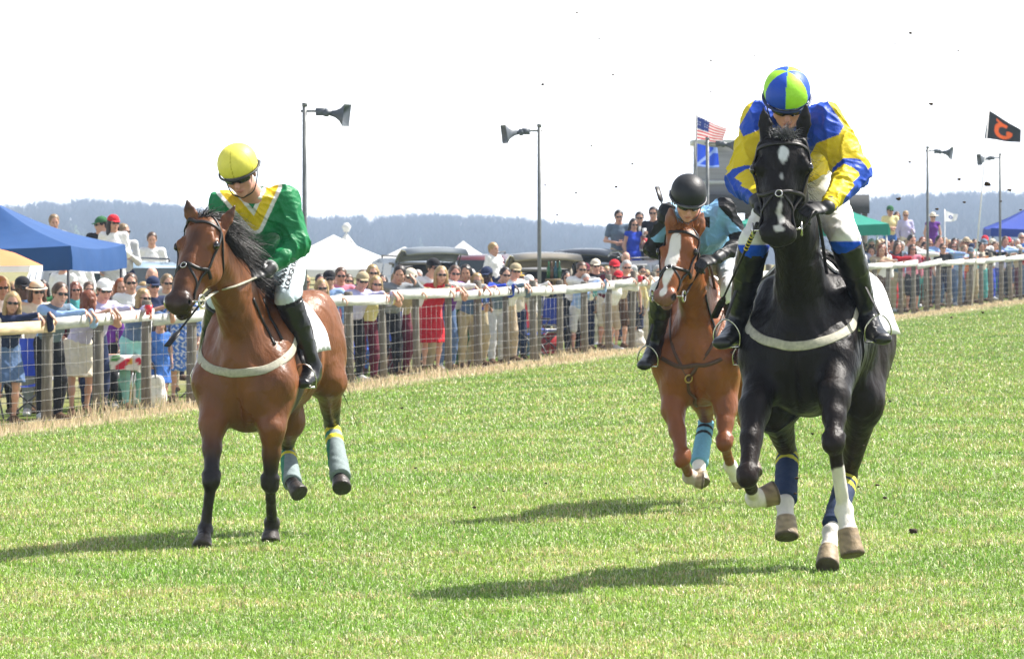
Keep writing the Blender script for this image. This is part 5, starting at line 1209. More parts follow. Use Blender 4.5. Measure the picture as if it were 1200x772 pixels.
    if pose == 'clasp':
        for q, sg in (('l', -1), ('r', 1)): J['el' + q] = T(sg * .27, .02, 1.13); J['wr' + q] = T(sg * .04, .24, 1.08)
    tags = tag(root_of('person', g, label, 'person', group)); assert label not in LABELS and 4 <= len(label.split()) <= 16, label; LABELS.add(label)
    R = tags; lk = look if look is not None else rng.uniform(-.05, .35); fd = A3(math.sin(lk), -math.cos(lk), -.08 + rng.uniform(-.08, .04)); fr = head_frame(fd, rng.uniform(-.08, .08)); hc = J['head']; hk = k * (1.08 if not kid else 1.25)
    b = SDF(); add_head(b, hc, fr, hk, J['neck'], fine=False); torso(b, J, k, -.014); pelvis(b, J, k, -.014)
    for q in 'lr': arm(b, J, q, k, -.004); leg(b, J, q, k, -.012); foot(b, J['an' + q], J['to' + q], k, -.008)
    V, Fq = b.mesh(vx); Vs, Fs, nn = [V], [Fq], len(V)
    if s > 55:
        for q, sg in (('l', -1), ('r', 1)):
            d_ = nrm(J['wr' + q] - J['el' + q]); hd_, hn, ht = hands.get(q, (d_, r * sg, f)); h_ = SDF(); hand_sdf(h_, J['wr' + q], hd_, hn, ht, k * 1.05, .55); v, f_ = h_.mesh(.0075); Vs.append(v); Fs.append(f_ + nn); nn += len(v)
    V = np.concatenate(Vs); Fq = np.concatenate(Fs); C = np.tile(np.array(SKIN[skin]), (len(V), 1)) * rng.uniform(.85, 1.1); C = face_col(V, C, hc, fr, hk, lips=(.35, .10, .09) if skin != 'dark' else (.10, .04, .035)); mk('body', V, Fq, M['skin'], R, col=C)
    sc = np.array(CO[shirt]); lc = np.array(CO[lowc]); rs = int(rng.integers(0, 99))
    # top
    t = SDF(); torso(t, J, k, .012); t.seg(J['waist'], J['pelvis'], (.145 * k, .115 * k), (.165 * k, .125 * k), k=.06, side=r)
    if sleeve != 'none':
        for q in 'lr':
            if sleeve == 'long': arm(t, J, q, k, .010, end=.92, puff=.006)
            else: t.seg(J['sh' + q], J['sh' + q] * .4 + J['el' + q] * .6, .066 * k, .060 * k, k=.03)
    t.plane(J['pelvis'] + A3(0, 0, -.02 if low != 'dress' else .02), A3(0, 0, -1)); t.disp = folds(.006, 16, rs); V, Fq = t.mesh(vx); C = np.tile(sc, (len(V), 1))
    if vest: 
        tor = np.linalg.norm((V - J['chest']) @ np.stack([r, f], 1), axis=1) < .19 * k; C[tor] = CO[vest]
    if prints: C = mixc(C, (.8, .8, .8) if sc.sum() < 1.2 else (.1, .1, .2), sst((wob(V, 60, 3) - .25) / .1) * .8)
    mk('dress' if low == 'dress' else 'top', V, Fq, M['cloth'], R, col=C)
    if low in ('jeans', 'shorts'):
        t = SDF(); pelvis(t, J, k, .006)
        for q in 'lr': leg(t, J, q, k, .014, b=(.97 if low == 'jeans' else -.1), xk=.01)
        t.plane(J['waist'] - A3(0, 0, .03), A3(0, 0, 1)); t.disp = folds(.006, 14, rs + 1); V, Fq = t.mesh(vx); mk('trousers' if low == 'jeans' else 'shorts', V, Fq, M['cloth'], R, col=np.tile(lc, (len(V), 1)))
    else:
        t = SDF(); hem = .47 if low == 'dress' else .52; cc = sc if low == 'dress' else lc; h0 = T(0, 0, hem)
        t.seg(J['waist'], J['pelvis'], (.142 * k, .115 * k), (.185 * k, .145 * k), k=.05, side=r); t.seg(J['pelvis'], h0, (.185 * k, .145 * k), (.25 * k, .20 * k), k=.05, side=r); t.plane(h0, A3(0, 0, -1)); t.plane(J['waist'] - A3(0, 0, .02), A3(0, 0, 1))
        t.disp = folds(.010, 12, rs); V, Fq = t.mesh(vx); C = np.tile(cc, (len(V), 1))
        if prints: C = mixc(C, (.8, .8, .8), sst((wob(V, 60, 3) - .25) / .1) * .8)
        mk('skirt', V, Fq, M['cloth'], R, col=C)
    for q in 'lr':
        t = SDF(); foot(t, J['an' + q], J['to' + q], k, .008); V, Fq = t.mesh(.016); mk('shoe', V, Fq, M['cloth'], R, col=np.tile(CO['brown'] if rng.random() < .8 else CO['ltgrey'], (len(V), 1)))
    # hair
    fx, rx, ux = fr; p = lambda a, b_, d: hc + (rx * a + fx * b_ + ux * d) * hk; hcol = np.array(HC[hair_])
    if style != 'bald':
        t = SDF(); t.ell(p(0, -.022, .042), (.086 * hk, .098 * hk, .092 * hk), (rx, fx, ux), k=.02)
        if style in ('long', 'bob', 'tied'):
            e = -.20 if style == 'long' else (-.10 if style == 'bob' else -.02)
            for q in (-1, 1): t.seg(p(q * .070, -.02, .02), p(q * .088, -.005, e), (.030 * hk, .045 * hk), (.032 * hk, .036 * hk), k=.03, side=rx)
            t.seg(p(0, -.07, .02), p(0, -.085, e - .01), (.075 * hk, .04 * hk), (.06 * hk, .03 * hk), k=.03, side=rx)
            if style == 'tied': t.seg(p(0, -.10, .02), p(.02, -.15, -.12), .035 * hk, .02 * hk, k=.03)
        else: t.seg(p(0, -.06, .03), p(0, -.072, -.045), (.078 * hk, .04 * hk), (.062 * hk, .03 * hk), k=.03, side=rx)
        t.ell(p(0, .085, -.015), (.070 * hk, .060 * hk, .082 * hk), (rx, fx, ux), k=.02, sub=True)      # leave the face free
        vf = .0022 if style == 'short' else .004
        t.disp = lambda q_: vf * (wob(q_ * [1, 1, .5], 90, 3) + wob(q_, 40, 1)); V, Fq = t.mesh(.0095 if fine else .014); mk('hair', V, Fq, M['hair'], R, col=hcol * (1 + .25 * wob(V * [1, 1, .3], 70, rs))[:, None])
    if hat:
        hcz = np.array(CO[hatc]); t = SDF()
        if hat == 'cap':
            t.ell(p(0, -.018, .055), (.092 * hk, .106 * hk, .088 * hk), (rx, fx, ux), k=.01); t.plane(p(0, 0, .042), -ux)
            t2 = SDF(); t2.seg(p(0, .06, .050), p(0, .135, .034), (.070 * hk, .008 * hk), (.052 * hk, .007 * hk), k=.01, side=rx); v2, f2 = t2.mesh(.006)
        else:
            t.ell(p(0, -.015, .07), (.086 * hk, .098 * hk, .075 * hk), (rx, fx, ux), k=.01); t.plane(p(0, 0, .045), -ux)
            w_ = .18 if hat == 'brim' else .135; t2 = SDF(); t2.ell(p(0, -.01, .048), (w_ * hk, w_ * 1.08 * hk, .010), (rx, fx, ux), k=.01); v2, f2 = t2.mesh(.006)
        V, Fq = t.mesh(.008); n1 = len(V); hb = mk('cap' if hat == 'cap' else 'hat', np.concatenate([V, v2]), np.concatenate([Fq, f2 + n1]), M['cloth'], R, col=np.tile(hcz, (n1 + len(v2), 1)))
        if hat != 'cap': bb = MB(); bb.tube([p(.09 * math.cos(a), -.015 + .102 * math.sin(a), .060) for a in np.linspace(0, 6.283, 20)], .010 * hk, 5); bb.build('hat_band', M['leather'], hb, smooth=True)
    if glass and s > 38:
        m = MB()
        for q in (-1, 1):
            v = []; n = 10
            for i in range(n): a = 2 * math.pi * i / n; v.append(p(q * .032 + .027 * math.cos(a), .094 - .012 * abs(math.cos(a) * q + 1) * .5, .012 + .019 * math.sin(a)))
            for i in range(n): a = 2 * math.pi * i / n; v.append(p(q * .032 + .024 * math.cos(a), .101 - .012 * abs(math.cos(a) * q + 1) * .5, .012 + .016 * math.sin(a)))
            m.add(v, [tuple(range(n, 2 * n))] + [(i, (i + 1) % n, n + (i + 1) % n, n + i) for i in range(n)]); m.tube([p(q * .055, .088, .018), p(q * .080, .03, .014), p(q * .082, -.01, .005)], .004 * hk, 4)
        m.tube([p(-.012, .098, .016), p(.012, .098, .016)], .004 * hk, 4); m.build('sunglasses', M['lens'], R, smooth=True)
    if hold:
        kind, hcolr, hl = hold; q = 'l' if pose in ('cup2', 'shade2') else 'r'; hd_ = nrm(J['wr' + q] - J['el' + q]); c = J['wr' + q] + hands.get(q, (hd_,))[0] * .07 * k + A3(0, 0, .0); m = MB()
        if kind == 'cup': m.tube([c - A3(0, 0, .04), c + A3(0, 0, .075), c + A3(0, 0, .075), c - A3(0, 0, .02)], [.032, .046, .042, .028], 14)
        elif kind == 'bottle': m.tube([c - A3(0, 0, .07), c + A3(0, 0, .06), c + A3(0, 0, .10), c + A3(0, 0, .15)], [.031, .031, .013, .013], 12)
        else: m.box(c + A3(0, 0, .03), (.04, .008, .075))
        o = m.build(kind if kind != 'phone' else 'phone', mat('held_' + kind, CO[hcolr], .35, spec=.5), None, smooth=kind != 'phone', loc=c); tag(o, hl, kind, 'drinks and phones in spectators hands')
    return J
Pn = person
EXPR = 0
# --- left of the bay horse
Pn(7, 342, .45, 'rail', 'navy', 'blonde', 'long', body=.4, lowc='denim', low='skirt', label='smiling blonde woman with sunglasses at the left end of the rail')
Pn(2, 324, 1.5, 'down', 'white', 'blonde', 'long', label='blonde woman standing behind the smiling blonde woman', lowc='black')
Pn(27, 322, 1.4, 'down', 'denim', 'dark', 'short', 'cap', 'black', skin='dark', label='dark-skinned man in a black cap and denim shirt', lowc='khaki', look=.5)
Pn(43, 327, 1.0, 'down', 'cream', 'brown', 'bob', 'hat', 'cream', label='woman in a cream hat behind the man in the grey vest', lowc='grey', look=.4)
Pn(58, 331, .42, 'rail', 'ltblue', 'brown', 'short', vest='slate', label='young man in a light blue shirt and grey vest leaning on the rail', lowc='black', look=.45)
Pn(93, 340, .36, 'rail', 'lilac', 'auburn', 'bob', glass=False, low='skirt', lowc='cream', label='woman with a dark auburn bob turning her face away', look=2.3, sleeve='short')
Pn(110, 325, .55, 'rail', 'lilac', 'brown', 'short', 'cap', 'white', label='man in a white cap and lilac shirt at the rail', lowc='navy', look=.3, hold=('cup', 'red', 'red plastic cup held over the rail by the man in a white cap'), skin='pink')
Pn(123, 341, .9, 'down', 'purple', 'dark', 'bob', label='small dark-haired woman peering past the man in the white cap', lowc='black')
Pn(153, 320, 1.2, 'down', 'white', 'brown', 'short', label='man in a white shirt between the red-haired woman and the navy cap', lowc='navy')
Pn(142, 326, 1.7, 'down', 'ltblue', 'red', 'bob', glass=False, label='red-haired woman behind the fence post', lowc='grey', low='skirt')
Pn(157, 338, .40, 'rail', 'denim', 'blonde', 'bob', label='blonde woman in denim and turquoise trousers hanging an arm over the rail', lowc='turq', look=.6, sleeve='short')
Pn(179, 322, 1.3, 'down', 'navy', 'grey', 'short', 'cap', 'navy', label='man in a navy blazer and navy cap behind the bay horse muzzle', lowc='navy', skin='pink')
Pn(178, 313, 2.2, 'down', 'ltgrey', 'grey', 'bald', glass=False, label='bald man behind the man in the navy cap', lowc='grey')
Pn(196, 321, 1.8, 'down', 'cream', 'fair', 'short', glass=True, label='fair-haired man just left of the bay horse head', lowc='khaki')
Pn(187, 372, .35, 'down', 'blue', 'brown', 'long', glass=False, low='dress', kid=True, label='girl in a blue dress looking through the wire below the rail', body=.5, sleeve='none')
Pn(213, 330, .5, 'down', 'blue', 'brown', 'long', low='dress', prints=True, label='woman in a patterned blue dress behind the bay horse head')
Pn(24, 340, 2.3, 'down', 'maroon', 'brown', 'short', label='man in a maroon shirt at the left edge under the orange parasol')
Pn(74, 300, 6, 'down', 'white', 'brown', 'short', label='man in a white shirt in the shade of the blue canopy', lowc='grey', body=2.6)
Pn(92, 296, 7, 'cross', 'white', 'fair', 'short', label='tall man in a white shirt with folded arms below the canopy edge', lowc='navy')
Pn(118, 252, 0, 'down', 'black', 'dark', 'short', 'cap', 'green', Y=92.6, plat=.5, label='man in a dark green cap high above the blue canopy', look=-1.0, group='spectators raised on wagons')
Pn(133, 250, 0, 'cup', 'white', 'dark', 'long', 'cap', 'red', Y=92.2, plat=.5, low='skirt', lowc='ltgrey', prints=False, label='woman in a bright red cap and white jacket beside the blue canopy', look=.5, group='spectators raised on wagons')
Pn(145, 262, 0, 'cup', 'ltgrey', 'fair', 'long', Y=93.3, plat=.35, label='long-haired woman holding a blue cup behind the red cap', hold=('cup', 'blue', 'blue cup held beside the blue canopy'), look=.9, group='spectators raised on wagons')
Pn(63, 251, 0, 'down', 'grey', 'fair', 'short', Y=96, plat=.5, glass=False, label='man whose head rises behind the roof of the blue canopy', group='spectators raised on wagons')
Pn(178, 272, 0, 'clasp', 'white', 'brown', 'short', Y=107, glass=False, lowc='navy', label='man in a white shirt and yellow tie in front of the woods', body=.1, look=.1, group='spectators raised on wagons')
# --- between the bay and the middle loudspeaker post
Pn(316, 328, .6, 'down', 'cream', 'auburn', 'bob', label='woman with sunglasses between the jockey in green and the mane')
Pn(333, 322, 1.2, 'down', 'slate', 'dark', 'short', label='dark-haired man partly hidden by the jockey in green')
Pn(366, 327, .45, 'railcup', 'ltgrey', 'blonde', 'bob', glass=True, label='short-haired blonde woman nearest the tail of the bay horse', hold=('bottle', 'black', 'dark bottle held near the bay horse croup'))
Pn(386, 315, .7, 'down', 'ltblue', 'dark', 'short', 'cap', 'black', label='heavy man in a black cap and light blue shirt right of the croup', lowc='grey')
Pn(399, 313, 1.0, 'cup', 'pink', 'brown', 'short', label='man in a pink shirt holding an orange-red cup', hold=('cup', 'orange', 'orange cup in the hand of the man in pink'), skin='pink')
Pn(414, 317, .5, 'rail', 'lilac', 'brown', 'short', 'cap', 'khaki', label='man in a khaki cap and lilac shirt at the first post after the croup', lowc='black', skin='pink')
Pn(430, 323, .38, 'rail', 'yellow', 'blonde', 'bob', label='blonde woman in a yellow top and large sunglasses', lowc='maroon', sleeve='short', look=.3)
Pn(437, 310, 1.1, 'down', 'black', 'blonde', 'long', label='long-haired blonde woman behind the woman in yellow', lowc='blue')
Pn(457, 311, .5, 'railphone', 'grey', 'dark', 'short', label='man in grey hiding his face behind a raised hand', lowc='black', glass=False)
Pn(470, 313, .7, 'rail', 'khaki', 'brown', 'short', 'cap', 'cream', label='man in a cream cap beside the man with a raised hand', lowc='maroon')
Pn(448, 322, 1.6, 'down', 'white', 'dark', 'long', label='dark-haired woman between the yellow top and the raised hand', lowc='pink', low='skirt')
Pn(484, 318, 1.5, 'down', 'cream', 'grey', 'short', label='grey-haired man left of the man in the black cap')
Pn(497, 301, .8, 'rail', 'white', 'dark', 'short', 'cap', 'black', label='tall man in a black cap and white shirt', lowc='khaki', look=.6)
Pn(506, 312, .40, 'rail', 'red', 'blonde', 'long', label='blonde woman in a red dress leaning on the rail', low='dress', sleeve='short', look=.2)
Pn(522, 311, .55, 'rail', 'purple', 'brown', 'short', label='man in a purple shirt and jeans beside the woman in red', lowc='denim', sleeve='short', skin='pink')
Pn(535, 310, .6, 'railcup', 'ltgrey', 'dark', 'tied', glass=False, label='dark-haired woman with tied hair and a blue bottle', hold=('bottle', 'royal', 'blue bottle held in front of the woman with tied hair'), lowc='green', skin='tan')
Pn(546, 313, 1.3, 'down', 'slate', 'dark', 'short', label='dark-haired man behind the curly blonde woman')
Pn(549, 320, .42, 'railcup', 'denim', 'blonde', 'bob', label='older woman with curly blonde hair and a dark drink', hold=('bottle', 'brown', 'brown bottle held by the older curly blonde woman'), lowc='khaki', sleeve='short')
Pn(560, 311, .5, 'rail', 'royal', 'dark', 'short', 'cap', 'navy', skin='dark', label='dark-skinned man in a navy cap and bright blue shirt', lowc='khaki', look=-.2)
Pn(578, 285, 1.6, 'down', 'white', 'blonde', 'short', glass=False, kid=True, plat=.62, label='curly-haired boy in white raised above the crowd', look=.9, body=.8, group='spectators raised on wagons')
Pn(582, 313, .42, 'rail', 'slate', 'dark', 'short', label='man in a slate blue shirt and pale trousers below the boy', lowc='ltgrey', look=.3)
Pn(594, 307, .6, 'rail', 'white', 'brown', 'short', 'cap', 'khaki', label='man in a khaki cap and white shirt right of the boy', lowc='tan', skin='pink')
Pn(606, 315, .8, 'shade2', 'cream', 'brown', 'short', 'hat', 'gold', glass=True, label='woman in a golden straw hat beside the khaki cap', lowc='navy')
Pn(620, 321, .9, 'shade', 'white', 'grey', 'short', 'cap', 'white', label='man in white with an arm raised to his brow', lowc='khaki')
# --- middle post to the chestnut
Pn(672, 307, .5, 'railcup', 'white', 'brown', 'short', label='brown-haired man with a green cup right of the middle post', hold=('cup', 'teal', 'green cup raised right of the middle loudspeaker post'), lowc='black')
Pn(664, 318, 1.1, 'down', 'navy', 'dark', 'bob', label='dark-haired woman left of the man with a green cup', low='skirt', lowc='navy')
Pn(678, 321, .40, 'rail', 'ltblue', 'grey', 'short', glass=False, label='older pink-faced man low against the rail', lowc='ltgrey', skin='pink', low='shorts')
Pn(686, 307, 1.0, 'down', 'grey', 'brown', 'short', 'cap', 'maroon', label='man in a maroon cap behind the pink-faced man')
Pn(698, 302, .9, 'down', 'black', 'brown', 'short', 'cap', 'cream', label='man in a pale cap and black shirt left of two red caps', lowc='khaki')
Pn(711, 303, .6, 'rail', 'maroon', 'brown', 'short', 'cap', 'red', label='man in a red cap and dark shirt at the rail', lowc='cream', low='shorts', skin='pink')
Pn(716, 316, .40, 'rail', 'white', 'brown', 'short', 'cap', 'red', label='shorter person in a red cap in front of the other red cap', lowc='tan', low='shorts', hold=('cup', 'red', 'red cup above the rail near the two red caps'))
Pn(725, 305, .5, 'rail', 'cream', 'grey', 'short', label='grey-haired man in a cream shirt right of the red caps', lowc='brown', low='shorts')
Pn(738, 313, .5, 'down', 'black', 'dark', 'bob', glass=False, label='dark-haired woman in a black dress behind the rail', low='dress', sleeve='none')
Pn(733, 295, 1.8, 'down', 'ltgrey', 'grey', 'bald', glass=False, label='bald man behind the woman in the black dress')
Pn(752, 311, .7, 'down', 'green', 'dark', 'short', label='dark-haired man behind the left post near the chestnut')
Pn(763, 311, .5, 'rail', 'cream', 'grey', 'short', label='grey-haired man beside the chestnut horse head', lowc='cream')
Pn(745, 320, .45, 'down', 'yellow', 'fair', 'short', kid=True, glass=False, label='child in a yellow shirt beside the rail near the chestnut', low='shorts')
Pn(725, 246, 0, 'clasp', 'slate', 'dark', 'short', Y=113.0, plat=.6, lowc='tan', label='man in a grey-blue polo shirt standing on the wagon', sleeve='short', look=.1, group='spectators raised on wagons')
Pn(742, 256, 0, 'cup', 'royal', 'dark', 'long', Y=112.6, plat=.6, low='dress', sleeve='none', label='long-haired woman in a bright blue dress on the wagon', hold=('cup', 'red', 'red cup held by the woman in the blue dress'), body=.7, look=.3, group='spectators raised on wagons')
Pn(749, 248, 0, 'down', 'ltgrey', 'dark', 'short', Y=113.6, plat=.6, label='man standing behind the woman in the bright blue dress', group='spectators raised on wagons')
Pn(766, 242, 0, 'cup2', 'black', 'dark', 'short', Y=112.8, plat=.6, low='shorts', lowc='tan', sleeve='short', label='man in a black shirt and tan shorts on the wagon', hold=('phone', 'white', 'white phone held by the man in the black shirt'), body=-.4, look=-.1, group='spectators raised on wagons')
# --- right of the black horse
gR = 'spectators along the far fence'
Pn(1043, 240, 0, 'cross', 'yellow', 'dark', 'short', 'cap', 'green', Y=158.0, plat=.7, lowc='blue', sleeve='short', label='man in a yellow polo and green cap on the far wagon', group='spectators raised on wagons')
Pn(1051, 248, 0, 'down', 'grey', 'brown', 'bob', Y=158.6, plat=.7, glass=False, label='brown-haired woman right of the yellow polo', group='spectators raised on wagons')
Pn(1061, 247, 0, 'cup', 'lilac', 'blonde', 'short', Y=157.6, plat=.7, lowc='cream', label='blonde person in lilac on the far wagon', group='spectators raised on wagons')
Pn(1093, 248, 0, 'down', 'purple', 'fair', 'short', 'brim', 'cream', Y=157.0, plat=.7, sleeve='none', low='dress', label='woman in a wide straw hat and purple dress at the far post', group='spectators raised on wagons')
ROW = [(1004, 284, 'white', 'dark', 'short', None, 0, 'dark-haired man in white just right of the black horse rider'), (1013, 288, 'slate', 'brown', 'long', None, 0, 'brown-haired woman beside the green tent post'),
 (1021, 280, 'navy', 'grey', 'short', None, 0, 'grey-haired man below the green tent corner'), (1025, 287, 'tan', 'auburn', 'bob', None, 0, 'auburn-haired woman right of the green tent'), (1034, 285, 'white', 'dark', 'long', None, 0, 'long dark-haired woman at the near end of the far crowd'),
 (1044, 284, 'red', 'brown', 'long', None, 0, 'brown-haired woman in red below the yellow polo'), (1052, 281, 'slate', 'dark', 'short', None, 0, 'dark-haired man below the lilac top'), (1060, 275, 'white', 'dark', 'short', None, 0, 'dark-haired man in a white shirt below the far wagon'),
 (1069, 286, 'pink', 'brown', 'bob', None, 0, 'woman in pink at the far rail'), (1073, 278, 'ltblue', 'auburn', 'short', None, 0, 'auburn-haired man in light blue left of the far post'), (1080, 289, 'maroon', 'brown', 'short', None, 0, 'short person in maroon left of the far loudspeaker post'),
 (1093, 276, 'ltblue', 'dark', 'short', None, 0, 'dark-haired man in light blue below the wide straw hat'), (1105, 285, 'black', 'brown', 'short', None, 0, 'person in black below the small white flag'), (1111, 279, 'white', 'dark', 'short', None, 0, 'dark-haired man in white right of the small flag'),
 (1118, 283, 'grey', 'brown', 'bob', None, 0, 'woman in grey right of the small white flag'), (1123, 287, 'ltblue', 'fair', 'short', None, 0, 'fair-haired man in light blue before the straw hat'), (1132, 277, 'cream', 'brown', 'short', 'hat', 'tan', 'man in a tan straw hat in the far row'),
 (1131, 289, 'orange', 'dark', 'short', 'cap', 'slate', 'person in an orange top and slate cap'), (1139, 284, 'white', 'dark', 'short', 'cap', 'navy', 'person in a navy cap right of the orange top'), (1146, 279, 'black', 'dark', 'short', 'cap', 'slate', 'tall person in a slate cap and black top'),
 (1154, 275, 'white', 'red', 'bob', 'cap', 'red', 'person in a red cap left of the last loudspeaker post'), (1159, 283, 'blue', 'brown', 'short', None, 0, 'brown-haired man in blue beside the red cap'), (1163, 279, 'cream', 'grey', 'short', 'cap', 'cream', 'grey-haired person in a cream cap'),
 (1171, 277, 'ltblue', 'brown', 'short', None, 0, 'brown-haired man in light blue at the last loudspeaker post'), (1181, 277, 'white', 'brown', 'short', 'cap', 'red', 'man in a red cap and white shirt right of the last post'), (1188, 286, 'tan', 'blonde', 'bob', 'hat', 'cream', 'woman in a cream hat at the right edge'),
 (1197, 273, 'blue', 'grey', 'short', None, 0, 'tall grey-haired man in blue at the right edge'), (1203, 284, 'red', 'dark', 'short', None, 0, 'dark-haired man in red leaving the right edge')]
lows = ['navy', 'red', 'teal', 'denim', 'black', 'maroon', 'khaki', 'slate', 'brown', 'royal', 'cream', 'black']
for i, (px, tp, shc, hrc, sty, ht, htc, lab) in enumerate(ROW):
    Pn(px, tp, .45 + .5 * ((i * 7) % 4) / 3 + (.5 if tp < 280 else 0), 'rail' if i % 2 else ('cup' if i % 3 == 0 else 'down'), shc, hrc, sty, ht, htc or 'black', label=lab, lowc=lows[(i * 5) % 12], low='jeans' if i % 4 else 'shorts', group=gR, glass=i % 2 == 0, sleeve='short' if i % 3 == 0 else 'long', skin='pink' if i % 3 else 'fair')
# second and third rows behind: fill between the first ones
BK = [(8, 334, 3.0), (36, 330, 3.4), (88, 330, 3.2), (132, 330, 3), (168, 330, 3.4), (375, 321, 2.2), (425, 316, 2.4), (464, 318, 2.6), (514, 318, 2.4), (552, 315, 2.6), (570, 318, 2.2), (600, 318, 2.4), (612, 322, 1.6), (692, 313, 2.2), (704, 312, 2.5), (720, 309, 2.4), (757, 316, 2.4),
      (1009, 283, 2.2), (1017, 285, 2.4), (1029, 281, 2.2), (1039, 282, 2.5), (1056, 283, 2.1), (1065, 280, 2.4), (1084, 283, 2.3), (1098, 282, 2.4), (1107, 278, 2.6), (1115, 284, 2), (1127, 281, 2.4), (1136, 281, 2.8), (1150, 284, 2.2), (1168, 283, 2.5), (1176, 281, 2.2), (1185, 281, 2.6), (1192, 280, 2.1)]
BK += [(px, tp, ds) for px, tp, ds in [(15, 330, 4.2), (50, 328, 4.6), (104, 330, 4.4), (120, 332, 3.8), (150, 328, 4.4), (205, 326, 3), (358, 322, 3.2), (392, 320, 3.4), (408, 321, 2.9), (442, 319, 3.6), (476, 319, 3.4), (490, 316, 3.2), (528, 316, 3.6), (540, 319, 2.4), (566, 316, 3.4), (588, 318, 3.2), (627, 327, 2.6), (683, 315, 3.2), (711, 312, 3.4), (728, 311, 3.2), (748, 316, 3.1), (770, 314, 2),
      (1001, 283, 4), (1021, 282, 4.2), (1033, 280, 4), (1046, 281, 4), (1062, 281, 4.2), (1076, 282, 4), (1089, 280, 4), (1102, 283, 3.8), (1112, 281, 4), (1122, 280, 4), (1142, 280, 4), (1156, 281, 4), (1165, 282, 3.8), (1173, 281, 4), (1179, 283, 3.6), (1190, 281, 4)]]
cols = ['white', 'slate', 'maroon', 'ltblue', 'cream', 'navy', 'grey', 'pink', 'green', 'lilac', 'black', 'tan', 'teal']; hrs = ['dark', 'brown', 'fair', 'auburn', 'grey', 'blonde']; stl = ['short', 'long', 'bob', 'short']
for i, (px, tp, ds) in enumerate(BK):
    ds0 = ds; ds = ds * (1 if px < 470 else .7 if px < 800 else .45)
    c_, h_, s_ = cols[(i * 5 + 2) % 13], hrs[(i * 7 + 1) % 6], stl[(i * 3) % 4]; nm = {'ltblue': 'light blue', 'slate': 'slate blue'}.get(c_, c_)
    near = 'left of the bay horse' if px < 200 else 'right of the bay horse' if px < 470 else 'left of the middle post' if px < 630 else 'behind the red caps' if px < 800 else 'behind the far rail'
    lab = f'second row {nm} top and {h_} {s_} hair, {near}' 
    row = 'second row' if ds0 < 3 else 'third row'; lab = lab.replace('second row', row); cand = [lab, lab.replace(', ', ', farther right '), lab.replace(', ', ', farthest right '), lab.replace(row, row + ' short person in'), lab.replace(row, row + ' tall person in')]
    lab = [x_ for x_ in cand if x_ not in LABELS][0]
    Pn(px, tp, ds, 'down', c_, h_, s_, label=lab, lowc=lows[(i * 7 + 3) % 12], glass=i % 2 == 0, group=gR if px > 900 else 'spectators along the fence', skin=['fair', 'tan', 'pink'][i % 3])
# ------------------------------------------------------------ things lying behind the fence
def cloth_table():
    c = fpt(119, .75); c = c + A3(0, 0, 0); R = root_of('folding_table', c, 'low folding table under a white cloth printed with red and yellow flowers', 'table'); h = .62
    m = MB(); m.box(c + A3(0, 0, h), (.42, .3, .02)); m.build('tabletop', M['deckwood'], R)
    for x in (-1, 1):
        for y in (-1, 1): m = MB(); m.tube([c + A3(x * .34, y * .22, 0), c + A3(x * .38, y * .26, h)], .014, 6); m.build('leg', M['metal'], R)
    V = []; C = []; n = 44
    for i in range(n + 1):
        for j in range(n + 1):
            x = (i / n - .5) * 1.26; y = (j / n - .5) * 1.0; ox = max(abs(x) - .44, 0); oy = max(abs(y) - .32, 0); dr = max(ox, oy) * (1 + .1 * math.sin(x * 9 + y * 7)); px_ = max(-.44, min(.44, x)) + math.copysign(min(ox, .04) + .015 * math.sin(y * 30) * (ox > 0), x); py_ = max(-.32, min(.32, y)) + math.copysign(min(oy, .04) + .015 * math.sin(x * 30) * (oy > 0), y)
            V.append(c + A3(px_, py_, h + .03 - dr)); q = np.array([[x, y, 0.]]); a = wob(q, 16, 2)[0]; b = wob(q, 14, 8)[0]; C.append((.6, .03, .06) if a > .38 else (.75, .45, .04) if b > .42 else (.1, .3, .08) if a < -.5 else (.8, .78, .72))
    f = [(i * (n + 1) + j, (i + 1) * (n + 1) + j, (i + 1) * (n + 1) + j + 1, i * (n + 1) + j + 1) for i in range(n) for j in range(n)]
    o = mk('tablecloth', np.array(V), f, M['cloth'], None, col=np.array(C), loc=c); tag(o, 'white tablecloth with red and yellow flowers draped over the low table', 'tablecloth')
cloth_table()
def tote(px, d, w, h, col, label):
    c = fpt(px, d); R = root_of('tote_bag', c, label, 'bag'); s = SDF(); s.seg(c + A3(-w / 2 + .05, 0, h * .3), c + A3(w / 2 - .05, 0, h * .3), (.09, h * .32), k=.02, side=A3(0, 1, 0)); s.seg(c + A3(-w / 2 + .05, 0, h * .75), c + A3(w / 2 - .05, 0, h * .75), (.06, h * .28), k=.05, side=A3(0, 1, 0)); s.plane(c + A3(0, 0, .01), A3(0, 0, -1)); s.disp = folds(.012, 12, 4)
    V, Fq = s.mesh(.014); mk('bag', V, Fq, M['cloth'], R, col=np.tile(col, (len(V), 1)))
    for y in (-.04, .04): m = MB(); m.tube(spline([c + A3(-w * .25, y, h * .9), c + A3(-w * .2, y, h * 1.3), c + A3(0, y, h * 1.5), c + A3(w * .2, y, h * 1.3), c + A3(w * .25, y, h * .9)], 5), .009, 5); m.build('handle', M['rubber'], R)
tote(172, .45, .42, .38, (.72, .70, .64), 'white canvas tote bag on the ground behind the wire')
tote(742, .45, .34, .30, (.70, .68, .62), 'pale bag on the ground near the chestnut horse')
